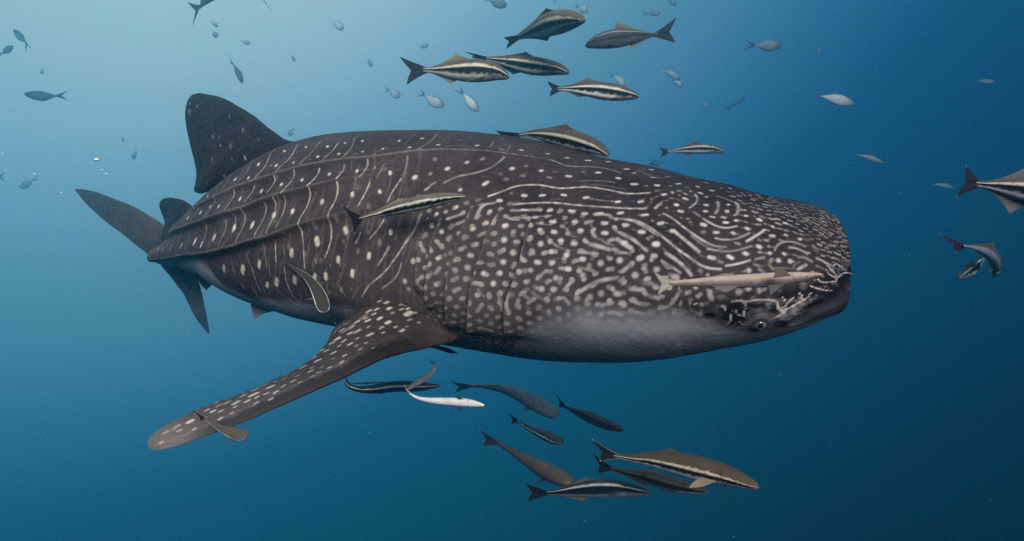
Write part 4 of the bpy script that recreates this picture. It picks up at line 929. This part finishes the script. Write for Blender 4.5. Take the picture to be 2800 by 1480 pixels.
    fish('cobia', 'stripeless brown cobia seen from above, left of the lower group', C_, [(1563,1321),(1545,1312),(1505,1294),(1465,1273),(1430,1252),(1400,1234),(1375,1220),(1352,1205)], (3.5,4.1), 22, 25, 50, [(1311,1175),(1320,1222)], prof='flat', colour='grey', o=dict(back=(.075,.058,.052), belly=(.05,.05,.06), tail=(.03,.03,.035), fin=(.05,.045,.045), tipw=.2, fork=.3), group=G_LOW, dors=(.55,.97,.62,.3), pect=1.3, seed=19)
    fish('cobia', 'small dark cobia with a single thin white line and a blunt black tail', C_, [(1539,1210),(1520,1204),(1495,1193),(1470,1182),(1445,1170),(1427,1159),(1412,1148)], (4.1,4.5), 15, 14, 32, [(1392,1133),(1399,1161)], prof='flat', o=dict(back=(.028,.035,.038), line=(.55,.57,.57), dark=(.008,.007,.01), low=(.012,.012,.018), belly=(.04,.05,.06), tail=(.008,.007,.010), bands=(80,92,120,140), tipw=0, fork=.7), group=G_LOW, dors=None, anal=None, seed=20)
    fish('cobia', 'slim blackish cobia pointing down to the right, uppermost of the lower group', C_, [(1709,1176),(1680,1168),(1645,1155),(1610,1141),(1580,1129),(1558,1119),(1537,1108)], (4.2,4.6), 16, 13, 22, [(1522,1077),(1528,1113)], o=dict(back=(.028,.034,.038), line=(.05,.055,.06), dark=(.010,.010,.014), low=(.04,.045,.05), belly=(.03,.03,.04), tail=(.012,.012,.016), tipw=0, fork=.5), group=G_LOW, dors=(.30,.97,.5,.35), anal=None, seed=21)
    fish('cobia', 'pale grey hazy cobia with a wide flat head, under the chin of the shark', C_, [(1526,1139),(1508,1128),(1480,1112),(1448,1094),(1415,1078),(1375,1064),(1325,1056),(1278,1056)], (5.2,6.0), 18, 22, 58, [(1231,1042),(1247,1074)], prof='flat', colour='grey', o=dict(back=(.19,.175,.20), belly=(.11,.11,.13), tail=(.07,.07,.08), fin=(.13,.13,.15), tip=(.12,.12,.14), fork=.5), group=G_LOW, dors=(.55,.97,.62,.3), anal=None, pect=1.2, seed=22)
    R_ = 'remoras around the shark'
    fish('remora', 'dark sucker fish with one long white side stripe, stretched out below the side fin', 'remora', [(1204,1055),(1180,1056),(1140,1057),(1095,1056),(1050,1060),(1010,1065),(975,1063),(955,1056),(945,1045)], (3.6,3.9), 15, 14, 4, [(941,1021),(947,1030)], prof='slim', o=dict(back=(.035,.04,.045), line=(.70,.72,.68), dark=(.008,.007,.010), low=(.012,.012,.016), belly=(.03,.03,.04), bands=(82,96,125,140), tipw=0), group=R_, dors=(.40,.97,.6,.3), anal=(.5,.97,.6,.4), seed=23)
    fish('remora', 'small grey sucker fish bent like a hook, crossing over the dark striped one', 'remora', [(1111,1069),(1124,1058),(1142,1046),(1162,1034),(1180,1020),(1190,1005),(1192,992)], (2.7,2.9), 8, 8, 30, [(1168,981),(1176,992)], prof='slim', colour='grey', o=dict(back=(.10,.09,.11), belly=(.2,.2,.24), tail=(.02,.018,.025), tipw=0), group=R_, dors=None, anal=None, seed=24)
    fish('remora', 'white sucker fish showing its belly, with two dark little fins, below the side fin', 'remora', [(1325,1109),(1310,1106),(1280,1102),(1245,1099),(1205,1097),(1170,1094),(1140,1087),(1120,1076)], (2.15,2.35), 10, 11, -70, [(1106,1058),(1109,1064)], prof='slim', colour='plain', o=dict(back=(.74,.69,.67), tail=(.5,.46,.46), pect=(.06,.055,.07), tipw=0), group=R_, dors=None, anal=None, pect=1.3, seed=25)
    fish('remora', 'small black sucker fish peeping out beneath the shark, behind the root of the side fin', 'remora', [(1251,966),(1238,963),(1220,957),(1200,951),(1180,948),(1165,947)], (3.2,3.3), 6, 6, 20, [(1150,946),(1152,950)], prof='slim', colour='plain', o=dict(back=(.02,.018,.03), tail=(.02,.018,.03), tipw=0), group=R_, dors=None, anal=None, pect=.7, seed=26)
    fish('remora', 'long slender pinkish tan sucker fish with pale fan tail, beside the mouth of the shark', 'remora', [(2253,752),(2235,752),(2205,756),(2160,761),(2107,765),(2050,768),(1990,770),(1930,772),(1880,774),(1830,775)], (2.12,2.18), 19, 15, 8, [(1790,745),(1799,808)], prof='slim', colour='grey', o=dict(back=(.42,.32,.27), belly=(.13,.10,.105), tail=(.42,.42,.36), tip=(.75,.72,.68), rimw=.4, tipw=.5, fork=.66, fin=(.22,.17,.15), eye=.12, pect=(.17,.13,.12)), group=R_, dors=(.52,.86,.62,.45), anal=None, pect=0, seed=27, nt=110,
         extra=[('pectoral_fin', [(2164,755),(2150,742),(2138,735),(2125,732)], [(2114,760),(2118,750),(2121,740),(2124,732)], (2.06,2.05), (.20,.155,.13)),
                ('pectoral_fin', [(2148,776),(2135,785),(2120,797),(2107,806)], [(2098,780),(2103,788),(2105,797),(2106,805)], (2.10,2.09), (.13,.13,.14)),
                ('pelvic_fin', [(2025,782),(2010,788),(1996,796),(1984,800)], [(1945,781),(1958,788),(1970,794),(1982,799)], (2.12,2.12), (.22,.20,.23))])
# ------------------------------------------------------------------ build
SH, RL, SKB = build_shark()
build_shark_fins(SH, RL, SKB)
school()

# ------------------------------------------------------------------ small fish further off
def small_fish():
    G = 'small fish scattered in the open water'
    SIL = dict(back=(.16, .20, .22), side=(.55, .60, .58), tail=(.10, .13, .16), tipw=0, forkx=.26, fin=(.2, .22, .24))
    DRK = dict(back=(.03, .045, .06), side=(.07, .09, .11), tail=(.03, .04, .05), tipw=0, forkx=.26, fin=(.04, .05, .06))
    MID = dict(back=(.10, .13, .16), side=(.24, .28, .30), tail=(.06, .08, .10), tipw=0, forkx=.26, fin=(.1, .12, .13))
    # label, nose .. tail base, distance, half height, half width, tail tips, look
    F = [
     ('dark slender fish facing left alone at the far left, level with the tall back fin', [(66,257),(85,260),(112,263),(140,263),(160,262)], 7.5, 13, 8, [(187,247),(191,278)], DRK),
     ('dark fish slanting down from the upper left with a drooping tail', [(37,81),(46,90),(57,103),(66,112),(74,117)], 9, 9, 7, [(88,136),(68,148)], DRK),
     ('dark fish touching the left edge with its tail cut off', [(36,126),(28,131),(18,139),(10,145),(4,148)], 9.5, 8, 6, [(-8,140),(-6,160)], DRK),
     ('dark fish leaving the top edge, tail spread wide, above the tall back fin', [(612,-78),(596,-52),(575,-20),(556,8),(545,24)], 5.0, 22, 15, [(526,74),(512,4)], dict(DRK, forkx=.4)),
     ('thin dark tail of a fish leaving the top edge right of the diving dark fish', [(660,-60),(680,-45),(700,-25),(710,-10)], 6.5, 9, 6, [(747,38),(712,-24)], dict(DRK, forkx=.6)),
     ('narrow dark fish steeply nosed down, left of the upper middle', [(663,229),(658,214),(651,198),(644,186),(637,176)], 8, 8, 6, [(622,144),(625,168)], dict(DRK, back=(.02,.04,.07))),
     ('pale rounded fish nosed down high above the shark', [(938,83),(932,76),(924,69),(914,64),(908,60)], 12, 11, 6, None, SIL),
     ('tiny dark fish pointing down with a thread thin tail', [(1017,184),(1014,178),(1010,170),(1005,160)], 12, 6, 4, [(998,142),(1002,148)], MID),
     ('tiny blue grey fish pointing down between the pale rounded one and the narrow dark one', [(806,169),(803,162),(799,155),(796,150)], 12, 5, 3, [(792,142),(795,145)], MID),
     ('faint silvery fish nosed down under the spread tailed cobia, leftmost of three', [(1095,266),(1088,262),(1078,256),(1070,250),(1063,247)], 11.5, 11, 6, [(1050,233),(1050,255)], dict(SIL, side=(.45,.5,.5))),
     ('silvery leaf shaped fish with forked tail under the spread tailed cobia, middle of three', [(1216,290),(1205,286),(1190,279),(1174,269),(1161,260)], 8.0, 15, 8, [(1148,241),(1139,264)], SIL),
     ('bright silver fish steeply nosed down, rightmost of three under the upper cobias', [(1310,304),(1303,298),(1291,285),(1278,269),(1266,256)], 7.6, 14, 8, [(1257,229),(1239,246)], dict(SIL, side=(.85,.88,.85))),
     ('blue grey rounded fish at the top edge, left of the highest cobia', [(1387,14),(1377,13),(1362,8),(1346,3),(1335,1)], 9, 14, 8, [(1319,7),(1322,-14)], MID),
     ('small grey tail hanging from the top edge above the highest cobia', [(1508,-30),(1512,-18),(1516,-6),(1519,2)], 11, 6, 4, [(1524,14),(1516,10)], MID),
     ('pale round fish right above the nose of the highest cobia', [(1608,31),(1600,28),(1590,22),(1582,18)], 12, 11, 6, [(1568,3),(1570,22)], dict(SIL, side=(.5,.52,.5))),
     ('faint bluish fish between the highest cobia and the dull grey one', [(1807,36),(1799,36),(1788,36),(1777,37),(1770,38)], 13.5, 9, 5, [(1750,28),(1754,44)], MID),
     ('faint fish half out of the top edge near the wide forked tail', [(1848,16),(1842,8),(1834,0),(1826,-6)], 13.5, 9, 5, None, MID),
     ('silvery fish nosed down just right of the lowest upper cobia', [(1711,237),(1704,231),(1695,221),(1686,213),(1677,208)], 11, 10, 6, [(1662,192),(1657,213)], SIL),
     ('pale fish with a yellowish tail below the dull grey cobia', [(1859,219),(1849,212),(1836,202),(1822,196),(1812,194)], 12, 9, 5, [(1800,188),(1800,197)], dict(SIL, side=(.4,.45,.42), tail=(.5,.55,.2))),
     ('white bellied fish just under the fish with the yellowish tail', [(1866,239),(1860,233),(1851,226),(1842,222)], 12, 9, 5, [(1832,216),(1834,224)], SIL),
     ('blue grey fish facing right with forked tail in the upper right', [(2138,127),(2122,125),(2102,124),(2080,124),(2062,125)], 7.8, 15, 8, [(2034,106),(2032,139)], dict(MID, back=(.13,.16,.2), side=(.28,.31,.34))),
     ('silver and grey fish facing right alone in the dark blue on the right', [(2335,284),(2318,280),(2296,274),(2268,267),(2245,263)], 7.2, 15, 8, [(2225,242),(2214,272)], dict(SIL, side=(.55,.6,.62))),
     ('thin dark fish slanting up to the right with a split tail', [(2038,265),(2026,275),(2012,283),(2000,290),(1994,294)], 10.5, 5, 4, [(1976,296),(1990,311)], dict(DRK, back=(.03,.06,.1), side=(.05,.09,.13))),
     ('faint pale greenish fish on the dark right, above the nose of the shark', [(2418,446),(2400,440),(2380,432),(2360,427),(2346,424)], 11, 8, 5, [(2337,419),(2337,428)], dict(SIL, side=(.45,.52,.42))),
     ('faint pale fish left of the cobia cut off at the right edge', [(2610,514),(2592,510),(2572,506),(2552,504)], 12, 6, 4, [(2536,500),(2538,508)], dict(SIL, side=(.35,.4,.34))),
     ('faint pale tailed fish in the dark at the far upper right', [(2722,222),(2705,224),(2688,223),(2672,220)], 12, 7, 4, [(2656,224),(2658,228)], dict(SIL, side=(.22,.27,.27))),
     ('faint fish low at the far left slanting down', [(52,511),(62,510),(76,503),(90,493)], 13, 9, 5, [(102,478),(108,488)], MID),
     ('tail of a faint fish at the left edge above the low slanting one', [(-40,470),(-28,474),(-12,480),(-2,485)], 12, 8, 5, [(14,468),(18,500)], MID),
     ('small faint fish pointing down left of the tall back fin', [(366,437),(366,430),(369,420),(373,412)], 13, 6, 4, [(378,404),(374,405)], MID),
     ('tiny faint fish above the small one left of the tall back fin', [(337,388),(336,381),(334,374)], 14, 4, 3, [(331,366),(334,367)], MID),
     ('tiny blurred fish below the two dark fish at upper left', [(114,203),(115,196),(117,188)], 14, 5, 4, [(119,180),(122,182)], MID),
     ('small fish right below the tail of the diving dark fish', [(591,104),(590,99),(587,92),(583,86)], 11, 8, 5, [(576,79),(580,80)], dict(MID, side=(.14,.2,.25))),
     ('very faint fish just right of the tail of the diving dark fish', [(597,74),(590,69),(582,63),(576,58)], 15, 6, 4, None, MID),
     ('very faint fish above the narrow nose down fish', [(685,121),(677,118),(668,115),(660,112)], 15, 6, 4, [(652,108),(652,114)], MID),
     ('very faint fish in the haze above the back of the shark', [(792,372),(795,362),(799,354)], 15, 8, 4, [(804,346),(810,357)], MID),
     ('very faint fish high between the pale rounded fish and the spread tailed cobia', [(1172,123),(1164,126),(1154,128),(1146,127)], 15, 6, 4, None, MID),
     ('faint fish left of the blue grey forked tail fish, far off', [(2240,128),(2238,138),(2235,146),(2232,152)], 15, 7, 5, None, dict(MID, side=(.1,.16,.22))),
     ('faint blue fish behind the back of the shark where it meets the open water', [(1776,449),(1788,447),(1800,446),(1812,444)], 12, 8, 5, [(1822,440),(1822,450)], dict(DRK, side=(.05,.1,.16))),
     ('tiny faint fish left of the thin dark slanting one', [(1934,292),(1928,287),(1922,282)], 15, 6, 4, [(1916,276),(1916,282)], dict(SIL, side=(.3,.35,.4))),
    ]
    for n, (lab, sp, d, H, W, tail, o) in enumerate(F):
        far = d > 12.6
        d = min(d*1.6, 24)
        fish('small_fish', lab, 'fish', sp, d, H, W, (8, -6, 0, 14)[n % 4], tail, prof='jack', colour='jack', o=o, group=G, fins=not far and tail is not None, eyes=d < 12, nt=26 if far else 40, nr=16 if far else 24, seed=50+n, dors=(.42,.95,.50,.22), anal=(.5,.95,.56,.22), pect=0, only_body=tail is None)
small_fish()

# ------------------------------------------------------------------ air bubbles and drifting specks
def bubble_material():
    m = bpy.data.materials.new('bubble_shine'); m.use_nodes = True; b = m.node_tree.nodes['Principled BSDF']
    b.inputs['Base Color'].default_value = (.95, .95, .95, 1); b.inputs['Roughness'].default_value = .25; b.inputs['Specular IOR Level'].default_value = .8
    return m
def bubbles():
    mat = bubble_material()
    B = [(265, 438, 7.5, 3.6, 'brightest and biggest air bubble, flattened, above the tail of the shark'), (279, 465, 3.2, 1.2, 'small flat bubble just under the bright big one'),
         (291, 476, 4.0, 1.6, 'small bubble lowest of the little string under the bright one'), (168, 527, 3.2, 1.2, 'tiny bubble left of the tail tip'), (95, 476, 3.8, 1.5, 'tiny bubble at the far left beside the slanting faint fish'),
         (16, 469, 3.5, 1.2, 'tiny bubble next to the left edge'), (8, 420, 3.5, 1.2, 'highest tiny bubble on the left edge')]
    for x, y, rx, ry, lab in B:
        d = 3.4; c = at(x, y, d); k = d/FPX
        th = np.linspace(0, math.pi, 12); ph = np.linspace(0, 2*math.pi, 18, endpoint=False)
        zz = np.cos(th); zz = np.where(zz < 0, zz*.35, zz)
        P = np.stack([np.sin(th)[:, None]*np.cos(ph)*rx*k, np.sin(th)[:, None]*np.sin(ph)*rx*k, zz[:, None]*np.ones(18)*ry*1.5*k], -1)
        me = mesh_from_grid('air_bubble', P, np.ones(P.shape)*.95, mat)
        o = part('air_bubble', me, None); o.location = c; o['label'] = lab; o['category'] = 'bubble'; o['group'] = 'air bubbles on the left'
def specks():
    r = np.random.default_rng(5); V = []; F = []
    n = 520
    for k in range(n):
        d = 1.0+6*r.random()**.8; x = 2800*r.random()*1.1-140; y = 1480*r.random()*1.1-70
        c = at(x, y, d); s = (0.00045+.0011*r.random()**3)*(.6+.25*d)
        b = len(V)
        for q in ((1,0,0),(-1,0,0),(0,1,0),(0,-1,0),(0,0,1),(0,0,-1)): V.append(c+s*np.array(q)*(.6+.8*r.random()))
        F += [(b+a, b+c2, b+e) for a, c2, e in ((0,2,4),(2,1,4),(1,3,4),(3,0,4),(2,0,5),(1,2,5),(3,1,5),(0,3,5))]
    me = bpy.data.meshes.new('drifting_specks'); me.from_pydata([tuple(v) for v in V], [], F)
    m = bpy.data.materials.new('speck'); m.use_nodes = True; m.node_tree.nodes['Principled BSDF'].inputs['Base Color'].default_value = (.30, .30, .28, 1)
    me.materials.append(m); o = bpy.data.objects.new('drifting_specks', me); COL.objects.link(o); o['kind'] = 'stuff'; o['label'] = 'tiny pale specks of drifting matter scattered through the water'
bubbles()
specks()
